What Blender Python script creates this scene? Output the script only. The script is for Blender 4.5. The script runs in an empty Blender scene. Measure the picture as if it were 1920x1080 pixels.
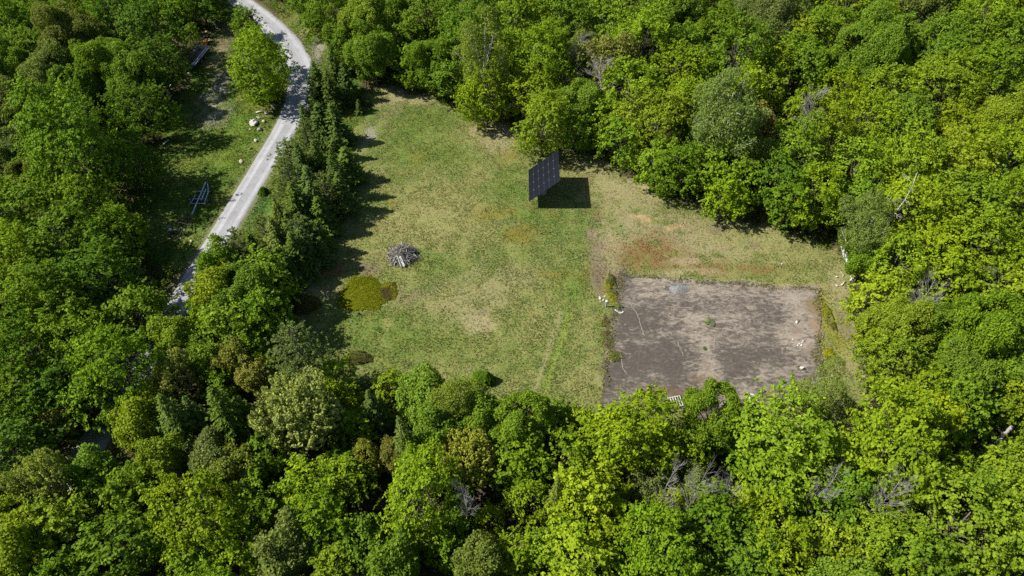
import bpy, math, random
import numpy as np
from mathutils import Vector, Matrix

# ------------------------------------------------------------------ camera, sky, sun, exposure
S = bpy.context.scene
R = math.radians
FPX, PITCH, CAMH = 1333.0, R(49.0), 70.0
cam_d = bpy.data.cameras.new('drone_camera')
cam_d.sensor_width = 36.0
cam_d.lens = 36.0 * FPX / 1920.0
cam_d.clip_start, cam_d.clip_end = 0.5, 6000.0
cam = bpy.data.objects.new('drone_camera', cam_d)
cam.location = (0, 0, CAMH)
cam.rotation_euler = (R(90) - PITCH, 0, 0)
S.collection.objects.link(cam)
S.camera = cam

SUN_EL = R(47.0)
W = bpy.data.worlds.new('World'); S.world = W; W.use_nodes = True
wn = W.node_tree.nodes; wn.clear()
sky = wn.new('ShaderNodeTexSky'); sky.sky_type = 'NISHITA'; sky.sun_disc = False
sky.sun_elevation = SUN_EL; sky.sun_rotation = R(-90.0)
sky.altitude = 400
bg = wn.new('ShaderNodeBackground'); bg.inputs['Strength'].default_value = 0.065
wo = wn.new('ShaderNodeOutputWorld')
W.node_tree.links.new(sky.outputs[0], bg.inputs[0]); W.node_tree.links.new(bg.outputs[0], wo.inputs[0])
sun_d = bpy.data.lights.new('sun', 'SUN'); sun_d.energy = 4.6; sun_d.angle = R(0.5); sun_d.color = (1.0, 0.955, 0.87)
sun = bpy.data.objects.new('sun', sun_d); S.collection.objects.link(sun)
sdir = Vector((-math.cos(SUN_EL), 0.0, math.sin(SUN_EL)))       # towards the sun: due left
sun.rotation_euler = sdir.to_track_quat('Z', 'Y').to_euler()
sun.location = (-60, 60, 80)
S.view_settings.view_transform = 'Standard'; S.view_settings.look = 'None'
S.view_settings.exposure = 1.15; S.view_settings.gamma = 1.0
S.view_settings.use_curve_mapping = False
S.cycles.use_denoising = False
S.cycles.max_bounces = 6; S.cycles.diffuse_bounces = 3; S.cycles.glossy_bounces = 2
S.cycles.transmission_bounces = 4; S.cycles.transparent_max_bounces = 4
S.cycles.caustics_reflective = False; S.cycles.caustics_refractive = False

C = S.collection
rng = np.random.default_rng(7)
random.seed(7)

# ------------------------------------------------------------------ helpers
def G(u, v, z=0.0):
    """photo pixel (1920 wide) to the point of the place at height z"""
    xc = (u - 960.0) / FPX; yc = (540.0 - v) / FPX
    d = (xc, math.cos(PITCH) + yc * math.sin(PITCH), -math.sin(PITCH) + yc * math.cos(PITCH))
    t = (z - CAMH) / d[2]
    return (d[0] * t, d[1] * t, z)
def proj(x, y, z):
    dz = z - CAMH
    dep = y * math.cos(PITCH) - dz * math.sin(PITCH)
    up = y * math.sin(PITCH) + dz * math.cos(PITCH)
    return 960 + FPX * x / dep, 540 - FPX * up / dep, dep
def ppm(u, v, z=0.0):
    x, y, _ = G(u, v, z)
    return FPX / proj(x, y, z)[2]

def hash2(ix, iy, s):
    h = (ix.astype(np.int64) * 374761393 + iy.astype(np.int64) * 668265263 + s * 974634777) & 0xffffffff
    h = ((h ^ (h >> 13)) * 1274126177) & 0xffffffff
    return ((h ^ (h >> 16)) & 0xffff) / 65535.0
def vnoise(x, y, s=0):
    ix = np.floor(x); iy = np.floor(y); fx = x - ix; fy = y - iy
    fx = fx * fx * (3 - 2 * fx); fy = fy * fy * (3 - 2 * fy)
    a = hash2(ix, iy, s); b = hash2(ix + 1, iy, s); c = hash2(ix, iy + 1, s); d = hash2(ix + 1, iy + 1, s)
    return (a * (1 - fx) + b * fx) * (1 - fy) + (c * (1 - fx) + d * fx) * fy
def fbm(x, y, s=0, o=4):
    r = 0; a = .5; t = 0
    for k in range(o):
        r = r + a * vnoise(x, y, s + k * 17); t += a; a *= .55; x = x * 2.03 + 3.1; y = y * 2.03 + 1.7
    return r / t
def sst(a, b, x):
    t = np.clip((x - a) / (b - a), 0, 1); return t * t * (3 - 2 * t)
def in_poly(px, py, poly):
    ins = np.zeros(px.shape, bool); n = len(poly); j = n - 1
    for i in range(n):
        xi, yi = poly[i][:2]; xj, yj = poly[j][:2]
        if yi != yj:
            c = ((yi > py) != (yj > py)) & (px < (xj - xi) * (py - yi) / (yj - yi) + xi)
            ins ^= c
        j = i
    return ins
def dist_line(px, py, pts):
    d = np.full(px.shape, 1e9); t_best = np.zeros(px.shape); acc = 0.0; side = np.zeros(px.shape)
    for (ax, ay), (bx, by) in zip(pts[:-1], pts[1:]):
        L = math.hypot(bx - ax, by - ay); ux, uy = (bx - ax) / L, (by - ay) / L
        t = np.clip((px - ax) * ux + (py - ay) * uy, 0, L)
        dd = np.hypot(px - ax - ux * t, py - ay - uy * t)
        m = dd < d
        d = np.where(m, dd, d); t_best = np.where(m, acc + t, t_best)
        side = np.where(m, np.sign((px - ax) * uy - (py - ay) * ux), side)
        acc += L
    return d, t_best, side
def smooth_pts(pts, n=8):
    out = []
    P = [pts[0]] + list(pts) + [pts[-1]]
    for i in range(1, len(P) - 2):
        p0, p1, p2, p3 = [np.array(q, float) for q in P[i - 1:i + 3]]
        for k in range(n):
            t = k / n
            out.append(tuple(.5 * ((2 * p1) + (-p0 + p2) * t + (2 * p0 - 5 * p1 + 4 * p2 - p3) * t * t + (-p0 + 3 * p1 - 3 * p2 + p3) * t ** 3)))
    out.append(tuple(np.array(pts[-1], float)))
    return out

def np_mesh(name, V, Fq, attrs=None, smooth=False, mats=()):
    """V (n,3); Fq (m,k) faces of k corners each; attrs {name: (n,) or (n,4)} on points"""
    me = bpy.data.meshes.new(name)
    V = np.ascontiguousarray(V, np.float32); Fq = np.ascontiguousarray(Fq, np.int32)
    m, k = Fq.shape
    me.vertices.add(len(V)); me.vertices.foreach_set('co', V.ravel())
    me.loops.add(m * k); me.loops.foreach_set('vertex_index', Fq.ravel())
    me.polygons.add(m); me.polygons.foreach_set('loop_start', np.arange(0, m * k, k, dtype=np.int32))
    me.polygons.foreach_set('use_smooth', np.full(m, smooth))
    for nm, a in (attrs or {}).items():
        a = np.ascontiguousarray(a, np.float32)
        if a.ndim == 1:
            at = me.attributes.new(nm, 'FLOAT', 'POINT'); at.data.foreach_set('value', a)
        else:
            at = me.attributes.new(nm, 'FLOAT_COLOR', 'POINT'); at.data.foreach_set('color', a.ravel())
    for mt in mats: me.materials.append(mt)
    me.update(); me.validate()
    return me

class MB:
    """collects plain solids into one mesh"""
    def __init__(s): s.v = []; s.f = []
    def box(s, c, d, rot=None):
        b = len(s.v); M = rot or Matrix.Identity(3)
        for z in (-.5, .5):
            for x, y in ((-.5, -.5), (.5, -.5), (.5, .5), (-.5, .5)):
                p = M @ Vector((x * d[0], y * d[1], z * d[2])) + Vector(c); s.v.append(tuple(p))
        for q in ((3, 2, 1, 0), (4, 5, 6, 7), (0, 1, 5, 4), (1, 2, 6, 5), (2, 3, 7, 6), (3, 0, 4, 7)):
            s.f.append(tuple(b + i for i in q))
        return s
    def tube(s, pts, rad, n=6, cap=True):
        pts = [Vector(p) for p in pts]
        if not hasattr(rad, '__len__'): rad = [rad] * len(pts)
        b = len(s.v); ref = Vector((.31, .17, .93)).normalized()
        for i, p in enumerate(pts):
            t = (pts[min(i + 1, len(pts) - 1)] - pts[max(i - 1, 0)]).normalized()
            if abs(t.dot(ref)) > .95: rf = Vector((1, 0, 0))
            else: rf = ref
            a = t.cross(rf).normalized(); c = t.cross(a)
            for k in range(n):
                w = 2 * math.pi * k / n
                s.v.append(tuple(p + (a * math.cos(w) + c * math.sin(w)) * rad[i]))
        for i in range(len(pts) - 1):
            for k in range(n):
                k2 = (k + 1) % n
                s.f.append((b + i * n + k, b + i * n + k2, b + (i + 1) * n + k2, b + (i + 1) * n + k))
        if cap:
            s.f.append(tuple(b + k for k in range(n))[::-1])
            s.f.append(tuple(b + (len(pts) - 1) * n + k for k in range(n)))
        return s
    def rock(s, c, d, seed=0, nu=9, nv=6, rough=.28):
        r = random.Random(seed); b = len(s.v)
        ph = [(r.uniform(0, 6.28), r.uniform(0, 6.28), r.uniform(1.2, 3)) for _ in range(5)]
        def rr(x, y, z): return 1 + rough * sum(math.sin(q * x * 2 + a) * math.cos(q * y * 1.7 + e + z * q) for a, e, q in ph) / 3
        for i in range(nv + 1):
            th = math.pi * i / nv
            for k in range(nu):
                f = 2 * math.pi * k / nu
                x, y, z = math.sin(th) * math.cos(f), math.sin(th) * math.sin(f), math.cos(th)
                q = rr(x, y, z)
                s.v.append((c[0] + d[0] * .5 * x * q, c[1] + d[1] * .5 * y * q, c[2] + d[2] * .5 * z * q))
        for i in range(nv):
            for k in range(nu):
                k2 = (k + 1) % nu
                s.f.append((b + i * nu + k, b + (i + 1) * nu + k, b + (i + 1) * nu + k2, b + i * nu + k2))
        return s
    def mesh(s, name, mat, smooth=False):
        me = bpy.data.meshes.new(name); me.from_pydata(s.v, [], s.f); me.update()
        if mat: me.materials.append(mat)
        if smooth: me.polygons.foreach_set('use_smooth', [True] * len(me.polygons))
        return me
    def build(s, name, mat, parent=None, smooth=False):
        return add(name, s.mesh(name, mat, smooth), parent)

def add(name, me, parent=None, loc=None, rz=None):
    o = bpy.data.objects.new(name, me); C.objects.link(o)
    if parent: o.parent = parent
    if loc is not None: o.location = loc
    if rz is not None: o.rotation_euler = (0, 0, rz)
    return o
def tag(o, label=None, cat=None, group=None, kind=None):
    if label: o['label'] = label
    if cat: o['category'] = cat
    if group: o['group'] = group
    if kind: o['kind'] = kind
    return o
def thing(name, label, cat, loc, rz=0.0, group=None):
    o = add(name, None, None, loc, rz); o.empty_display_size = .3
    return tag(o, label, cat, group)

# ------------------------------------------------------------------ materials
def new_mat(name):
    m = bpy.data.materials.new(name); m.use_nodes = True
    nt = m.node_tree; nt.nodes.clear()
    return m, nt, nt.nodes.new, nt.links.new
def mat_simple(name, col, rough=.8, noise=.25, scale=6.0, metal=0.0, bump=0.0, spec=.3):
    m, nt, N, L = new_mat(name)
    o = N('ShaderNodeOutputMaterial'); p = N('ShaderNodeBsdfPrincipled'); L(p.outputs[0], o.inputs[0])
    tc = N('ShaderNodeTexCoord'); nz = N('ShaderNodeTexNoise'); nz.inputs['Scale'].default_value = scale
    nz.inputs['Detail'].default_value = 5; nz.inputs['Roughness'].default_value = .65
    L(tc.outputs['Object'], nz.inputs['Vector'])
    mr = N('ShaderNodeMapRange'); mr.inputs['From Min'].default_value = .3; mr.inputs['From Max'].default_value = .7
    mr.inputs['To Min'].default_value = 1 - noise; mr.inputs['To Max'].default_value = 1 + noise
    L(nz.outputs[0], mr.inputs[0])
    mx = N('ShaderNodeMix'); mx.data_type = 'RGBA'; mx.blend_type = 'MULTIPLY'; mx.inputs[0].default_value = 1
    mx.inputs[6].default_value = (*col, 1); L(mr.outputs[0], mx.inputs[7])
    L(mx.outputs[2], p.inputs['Base Color'])
    p.inputs['Roughness'].default_value = rough; p.inputs['Metallic'].default_value = metal
    p.inputs['Specular IOR Level'].default_value = spec
    if bump:
        b = N('ShaderNodeBump'); b.inputs['Strength'].default_value = bump; b.inputs['Distance'].default_value = .05
        L(nz.outputs[0], b.inputs['Height']); L(b.outputs[0], p.inputs['Normal'])
    return m

def mat_leaf(name, transl=.3, yellow=1.0, objcol=True, spec=.25):
    m, nt, N, L = new_mat(name)
    o = N('ShaderNodeOutputMaterial')
    if objcol:
        oi = N('ShaderNodeObjectInfo'); base = oi.outputs['Color']
    else:
        at0 = N('ShaderNodeAttribute'); at0.attribute_name = 'col'; base = at0.outputs['Color']
    at = N('ShaderNodeAttribute'); at.attribute_name = 'tint'
    hs = N('ShaderNodeHueSaturation')
    L(base, hs.inputs['Color'])
    m1 = N('ShaderNodeMapRange'); m1.inputs['To Min'].default_value = .512; m1.inputs['To Max'].default_value = .488
    L(at.outputs['Fac'], m1.inputs[0]); L(m1.outputs[0], hs.inputs['Hue'])
    m2 = N('ShaderNodeMapRange'); m2.inputs['To Min'].default_value = .66; m2.inputs['To Max'].default_value = 1.34
    L(at.outputs['Fac'], m2.inputs[0]); L(m2.outputs[0], hs.inputs['Value'])
    d = N('ShaderNodeBsdfPrincipled'); d.inputs['Roughness'].default_value = .7; d.inputs['Specular IOR Level'].default_value = spec
    L(hs.outputs[0], d.inputs['Base Color'])
    t = N('ShaderNodeBsdfTranslucent')
    mx = N('ShaderNodeMix'); mx.data_type = 'RGBA'; mx.blend_type = 'MULTIPLY'; mx.inputs[0].default_value = 1
    L(hs.outputs[0], mx.inputs[6]); mx.inputs[7].default_value = (1.12 * yellow, 1.15, .45, 1)
    L(mx.outputs[2], t.inputs[0])
    ms = N('ShaderNodeMixShader'); ms.inputs[0].default_value = transl
    L(d.outputs[0], ms.inputs[1]); L(t.outputs[0], ms.inputs[2]); L(ms.outputs[0], o.inputs[0])
    return m
LEAF = mat_leaf('broadleaf_foliage', .40, spec=.08)
NEEDLE = mat_leaf('needle_foliage', .15, spec=.05)
GRASS = mat_leaf('grass_blades', .5, objcol=False, spec=.05)
BARK = mat_simple('grey_brown_bark', (.10, .085, .07), .95, .35, 5, bump=.4)
BIRCH = mat_simple('pale_birch_bark', (.36, .345, .31), .8, .3, 4)
DEADW = mat_simple('weathered_dead_wood', (.20, .185, .172), .9, .3, 5)

def mat_ground():
    m, nt, N, L = new_mat('meadow_soil')
    o = N('ShaderNodeOutputMaterial'); p = N('ShaderNodeBsdfPrincipled'); L(p.outputs[0], o.inputs[0])
    at = N('ShaderNodeAttribute'); at.attribute_name = 'col'
    ge = N('ShaderNodeNewGeometry')
    n1 = N('ShaderNodeTexNoise'); n1.inputs['Scale'].default_value = 3.2; n1.inputs['Detail'].default_value = 6; n1.inputs['Roughness'].default_value = .72
    n2 = N('ShaderNodeTexNoise'); n2.inputs['Scale'].default_value = .55; n2.inputs['Detail'].default_value = 5; n2.inputs['Roughness'].default_value = .65
    L(ge.outputs['Position'], n1.inputs['Vector']); L(ge.outputs['Position'], n2.inputs['Vector'])
    m1 = N('ShaderNodeMapRange'); m1.inputs['From Min'].default_value = .33; m1.inputs['From Max'].default_value = .67
    m1.inputs['To Min'].default_value = .72; m1.inputs['To Max'].default_value = 1.28; L(n1.outputs[0], m1.inputs[0])
    hs = N('ShaderNodeHueSaturation'); L(at.outputs['Color'], hs.inputs['Color']); L(m1.outputs[0], hs.inputs['Value'])
    m2 = N('ShaderNodeMapRange'); m2.inputs['From Min'].default_value = .35; m2.inputs['From Max'].default_value = .65
    m2.inputs['To Min'].default_value = .485; m2.inputs['To Max'].default_value = .515; L(n2.outputs[0], m2.inputs[0]); L(m2.outputs[0], hs.inputs['Hue'])
    L(hs.outputs[0], p.inputs['Base Color']); p.inputs['Roughness'].default_value = .95; p.inputs['Specular IOR Level'].default_value = .1
    b = N('ShaderNodeBump'); b.inputs['Strength'].default_value = .8; b.inputs['Distance'].default_value = .12
    L(n1.outputs[0], b.inputs['Height']); L(b.outputs[0], p.inputs['Normal'])
    return m
GROUND = mat_ground()

# ------------------------------------------------------------------ layout of the ground
def GP(pts): return [G(u, v)[:2] for u, v in pts]
FIELD = GP([(690, 165), (760, 150), (850, 190), (930, 225), (1010, 270), (1110, 290), (1200, 340), (1290, 380), (1400, 415), (1500, 435),
            (1575, 465), (1608, 540), (1622, 640), (1640, 740), (1620, 830), (1500, 815), (1300, 810), (1120, 800), (980, 780), (850, 750),
            (700, 725), (600, 690), (540, 610), (530, 545), (590, 480), (640, 400), (650, 300), (660, 220)])
YARD = GP([(425, -20), (400, 60), (365, 130), (325, 200), (285, 260), (262, 340), (260, 400), (285, 480), (325, 520), (380, 455), (470, 330),
           (530, 240), (548, 190), (535, 130), (490, 60), (450, -20)])
VERGE = GP([(500, -10), (560, 20), (620, 80), (680, 150), (690, 200), (660, 240), (640, 330), (560, 420), (470, 490), (385, 480), (400, 440),
            (500, 320), (560, 230), (585, 160), (575, 100), (540, 50)])
ROADC = [(428, -30, 3.6), (440, -8, 3.8), (472, 18, 4.0), (512, 52, 4.4), (545, 92, 4.8), (562, 130, 4.8), (564, 168, 4.4), (553, 205, 4.0),
         (531, 248, 3.6), (503, 294, 3.4), (474, 342, 3.3), (442, 395, 3.3), (408, 452, 3.3), (372, 512, 3.3), (334, 578, 3.3),
         (290, 655, 3.3), (235, 740, 3.2), (165, 845, 3.2), (110, 930, 3.2), (20, 1070, 3.2)]
road_s = smooth_pts([G(u, v)[:2] + (w * 1.08,) for u, v, w in ROADC], 8)
road_xy = [p[:2] for p in road_s]

# patches: centre px, radii px, colour, strength  (the plants and soil of the meadow itself)
TAN = (.185, .165, .082); DRY = (.165, .160, .058); LUSH = (.080, .118, .020); MOSS = (.118, .100, .016); RUST = (.128, .080, .030)
SOIL = (.115, .090, .058); GRIT = (.20, .185, .155); SAND = (.30, .21, .11); STRAW = (.25, .20, .125); YELL = (.15, .15, .012)
PATCH = [
 (1330, 445, 240, 52, TAN, .65), (1240, 440, 120, 55, (.135, .108, .062), .5), (1180, 380, 90, 40, TAN, .45), (1135, 500, 30, 60, SOIL, .6), (1590, 580, 40, 110, TAN, .5),
 (770, 260, 90, 70, LUSH, .55), (850, 290, 60, 40, LUSH, .6), (960, 345, 40, 40, LUSH, .5), (820, 225, 70, 30, LUSH, .6), (1000, 400, 50, 20, LUSH, .6),
 (700, 610, 90, 50, LUSH, .6), (800, 640, 120, 60, LUSH, .55), (1075, 560, 35, 60, LUSH, .65), (960, 600, 25, 30, LUSH, .5), (1060, 690, 40, 40, LUSH, .5),
 (700, 380, 40, 30, LUSH, .5), (830, 490, 50, 25, LUSH, .45), (920, 505, 40, 20, LUSH, .5), (1130, 330, 40, 20, LUSH, .3), (1420, 510, 60, 15, LUSH, .35),
 (880, 560, 100, 60, TAN, .5), (960, 520, 80, 30, TAN, .42), (900, 600, 40, 25, STRAW, .5), (1080, 720, 40, 60, DRY, .7), (1100, 640, 25, 80, DRY, .6),
 (800, 420, 70, 50, DRY, .75), (860, 410, 90, 40, DRY, .6), (850, 460, 80, 35, DRY, .6), (720, 420, 60, 30, DRY, .5), (690, 330, 40, 40, DRY, .5),
 (930, 400, 45, 14, MOSS, .7), (975, 440, 32, 24, MOSS, .85), (900, 408, 25, 14, MOSS, .6), (1040, 395, 18, 14, MOSS, .4), (1030, 517, 25, 12, MOSS, .7),
 (1090, 515, 40, 16, MOSS, .4), (735, 383, 14, 10, MOSS, .6), (1115, 400, 20, 10, MOSS, .5), (690, 585, 20, 12, MOSS, .4), (780, 295, 30, 15, MOSS, .35),
 (630, 502, 30, 22, RUST, .75), (695, 500, 24, 26, SOIL, .8), (700, 515, 12, 8, RUST, .6), (610, 545, 50, 20, TAN, .6), (755, 555, 40, 18, SOIL, .55),
 (900, 590, 18, 12, SOIL, .5), (902, 490, 8, 6, SOIL, .7), (897, 590, 8, 10, SOIL, .7), (725, 238, 8, 6, SOIL, .6), (1055, 460, 8, 6, SOIL, .5),
 (770, 168, 60, 22, STRAW, .7), (735, 195, 30, 30, TAN, .6), (790, 185, 40, 15, TAN, .7), (690, 255, 14, 22, GRIT, .7), (860, 190, 40, 14, TAN, .5),
 (925, 245, 45, 20, STRAW, .7), (965, 250, 30, 15, STRAW, .85), (955, 290, 26, 28, MOSS, .6), (935, 265, 40, 30, TAN, .7), (975, 265, 15, 10, STRAW, .7),
 (1150, 345, 60, 40, TAN, .7), (1120, 310, 60, 20, TAN, .6), (1200, 360, 60, 30, TAN, .7), (1205, 341, 10, 5, (.26, .12, .07), .8), (1215, 350, 30, 8, STRAW, .6),
 (1124, 470, 20, 85, SOIL, .95), (1140, 440, 26, 30, STRAW, .6), (1165, 455, 50, 30, TAN, .7), (1180, 430, 60, 40, TAN, .6), (1150, 515, 40, 40, SOIL, .85), (1145, 470, 30, 50, TAN, .7),
 (1215, 412, 26, 9, SAND, .85), (1262, 427, 14, 6, SAND, .8), (1195, 408, 16, 5, SAND, .7), (1228, 470, 80, 34, RUST, .95), (1210, 490, 40, 24, RUST, .8), (1275, 475, 40, 16, RUST, .6),
 (1175, 480, 20, 20, RUST, .5), (1330, 505, 70, 18, RUST, .75), (1420, 503, 60, 12, RUST, .6), (1310, 450, 60, 30, TAN, .6), (1340, 470, 70, 20, TAN, .55), (1400, 445, 90, 20, DRY, .7),
 (1480, 470, 70, 22, DRY, .7), (1350, 430, 40, 12, SOIL, .5), (1300, 490, 60, 8, STRAW, .6), (1410, 460, 20, 8, SOIL, .5), (1570, 480, 40, 30, DRY, .6),
 (1585, 560, 30, 70, TAN, .55), (1590, 620, 30, 50, SOIL, .55), (1600, 680, 26, 40, TAN, .6), (1640, 720, 30, 24, STRAW, .5), (1575, 640, 14, 40, YELL, .5), (1552, 600, 10, 60, YELL, .5),
 (1555, 668, 14, 18, YELL, .6), (1148, 548, 10, 34, YELL, .7), (1140, 610, 8, 40, SOIL, .5), (1132, 645, 8, 14, RUST, .6), (1130, 680, 9, 30, SOIL, .6), (1125, 720, 8, 30, TAN, .6),
 (1440, 535, 120, 8, STRAW, .6), (1300, 513, 90, 8, STRAW, .5), (1560, 700, 20, 20, DRY, .6),
 (412, 165, 26, 48, GRIT, .8), (402, 215, 34, 26, GRIT, .75), (410, 110, 26, 34, TAN, .7), (425, 70, 24, 30, SOIL, .8), (400, 45, 30, 24, RUST, .6), (385, 190, 20, 16, GRIT, .5),
 (598, 95, 16, 40, GRIT, .75), (575, 60, 24, 20, TAN, .7), (585, 180, 14, 30, GRIT, .7), (545, 35, 24, 14, DRY, .6), (560, 285, 14, 18, TAN, .5), (500, 205, 14, 10, TAN, .5), (490, 220, 10, 10, TAN, .4),
 (480, 195, 40, 14, (.12, .13, .02), .5), (460, 235, 30, 30, (.085, .13, .016), .6), (430, 290, 50, 50, (.085, .125, .016), .6), (480, 390, 60, 40, (.055, .11, .022), .7), (340, 430, 60, 20, (.10, .135, .03), .6), (318, 422, 9, 5, TAN, .8),
 (550, 210, 8, 20, GRIT, .4),
]
PATCH_W = []
for (u, v, ru, rv, c, s) in PATCH:
    x, y, _ = G(u, v); k = ppm(u, v)
    y2 = G(u, v - rv)[1]; y1 = G(u, v + rv)[1]
    PATCH_W.append((x, y, ru / k, max(.3, (y2 - y1) / 2), c, s))
TR_A = GP([(1068, 590), (1052, 640), (1034, 690), (1018, 745), (1008, 790)]); TR_B = GP([(1050, 585), (1034, 640), (1016, 690), (1000, 740), (990, 790)])
SLAB = [G(1160, 513)[:2], G(1541, 541)[:2], G(1536, 775)[:2], G(1119, 778)[:2]]

def masks(x, y):
    wx = x + 2.4 * (fbm(x * .35, y * .35, 3) - .5) * 2; wy = y + 2.4 * (fbm(x * .35, y * .35, 9) - .5) * 2
    return in_poly(wx, wy, FIELD), in_poly(wx, wy, YARD), in_poly(wx, wy, VERGE)
def ground_col(x, y):
    n1 = fbm(x * .12, y * .12, 21); n2 = fbm(x * .5, y * .5, 31); n3 = fbm(x * 1.3, y * 1.3, 41)
    f, yd, vg = masks(x, y)
    col = np.empty(x.shape + (3,))
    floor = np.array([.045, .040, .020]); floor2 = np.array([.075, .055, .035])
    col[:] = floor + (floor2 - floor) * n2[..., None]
    a = np.array([.088, .118, .026]); b = np.array([.150, .152, .050])
    g = a + (b - a) * sst(.30, .66, n1 * .55 + n3 * .45)[..., None]
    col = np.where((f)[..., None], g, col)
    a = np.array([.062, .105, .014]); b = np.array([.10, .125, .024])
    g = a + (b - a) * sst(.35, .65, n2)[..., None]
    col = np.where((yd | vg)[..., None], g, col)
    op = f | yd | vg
    jx = x + 2.6 * (fbm(x * .45, y * .45, 51, 5) - .5); jy = y + 2.6 * (fbm(x * .45, y * .45, 61, 5) - .5)
    fine = fbm(x * .9, y * .9, 71, 5)
    for (cx, cy, rx, ry, c, s) in PATCH_W:
        near = (np.abs(x - cx) < rx * 1.9 + 2) & (np.abs(y - cy) < ry * 1.9 + 2) & op
        if not near.any(): continue
        d = np.hypot((jx[near] - cx) / rx, (jy[near] - cy) / ry)
        w = (s * (1 - sst(.35, 1.35, d)) * sst(.30, .58, fine[near] + .16 * (1 - np.clip(d, 0, 1))))[:, None]
        col[near] = col[near] * (1 - w) + np.array(c) * w
    for ln, cc in ((TR_A, (.14, .17, .035)), (TR_B, (.17, .165, .07))):
        d, t, sd = dist_line(x, y, ln)
        w = ((1 - sst(.15, .5, d)) * 1.0 * f)[..., None] * (.4 + fine[..., None])
        col = col * (1 - w) + np.array(cc) * w
        w = ((1 - sst(.1, .3, np.abs(d - .55))) * .3 * f)[..., None]
        col = col * (1 - w) + np.array((.075, .11, .02)) * w
    # worn gritty shoulder along the road
    d, t, sd = dist_line(x, y, road_xy)
    w = ((1 - sst(1.9, 3.0, d + 1.2 * (n2 - .5))) * .75)[..., None]
    col = col * (1 - w) + np.array((.12, .12, .06)) * w
    return col, op

# ------------------------------------------------------------------ terrain: one sheet to the horizon
def make_terrain():
    x0, x1, y0, y1, st = -125.0, 125.0, 0.0, 160.0, .5
    xs = np.arange(x0, x1 + .01, st); ys = np.arange(y0, y1 + .01, st)
    X, Y = np.meshgrid(xs, ys); nx, ny = len(xs), len(ys)
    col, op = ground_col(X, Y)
    d, t, sd = dist_line(X, Y, road_xy)
    Z = .10 * (fbm(X * .25, Y * .25, 81) - .5) + .09 * (fbm(X * 1.2, Y * 1.2, 82) - .5)
    Z = np.where(op, Z, Z * 2.5)
    Z *= sst(1.6, 3.5, d)
    inslab = in_poly(X, Y, SLAB); Z = np.where(inslab, -.05, Z)
    e = np.minimum(np.minimum(X - x0, x1 - X), np.minimum(Y - y0, y1 - Y)); Z *= sst(0, 6, e)
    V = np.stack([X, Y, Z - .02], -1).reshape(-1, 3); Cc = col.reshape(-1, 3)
    i = np.arange(nx * ny).reshape(ny, nx)
    F = np.stack([i[:-1, :-1], i[:-1, 1:], i[1:, 1:], i[1:, :-1]], -1).reshape(-1, 4)
    B = 3500.0; n0 = len(V)
    out = [(-B, -B), (x0, -B), (x1, -B), (B, -B), (-B, y0), (B, y0), (-B, y1), (B, y1), (-B, B), (x0, B), (x1, B), (B, B)]
    V = np.vstack([V, [(a, b, -.02) for a, b in out]])
    Cc = np.vstack([Cc, np.tile([.05, .07, .02], (12, 1))])
    c00, c10, c01, c11 = i[0, 0], i[0, -1], i[-1, 0], i[-1, -1]
    o = lambda k: n0 + k
    F = np.vstack([F, [(o(0), o(1), c00, o(4)), (o(1), o(2), c10, c00), (o(2), o(3), o(5), c10), (o(4), c00, c01, o(6)), (c10, o(5), o(7), c11),
                       (o(6), c01, o(9), o(8)), (c01, c11, o(10), o(9)), (c11, o(7), o(11), o(10))]])
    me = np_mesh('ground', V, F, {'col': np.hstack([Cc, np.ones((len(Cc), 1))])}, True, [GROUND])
    tag(add('ground', me), 'meadow clearing and woodland floor', None, None, 'structure')
make_terrain()

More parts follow.
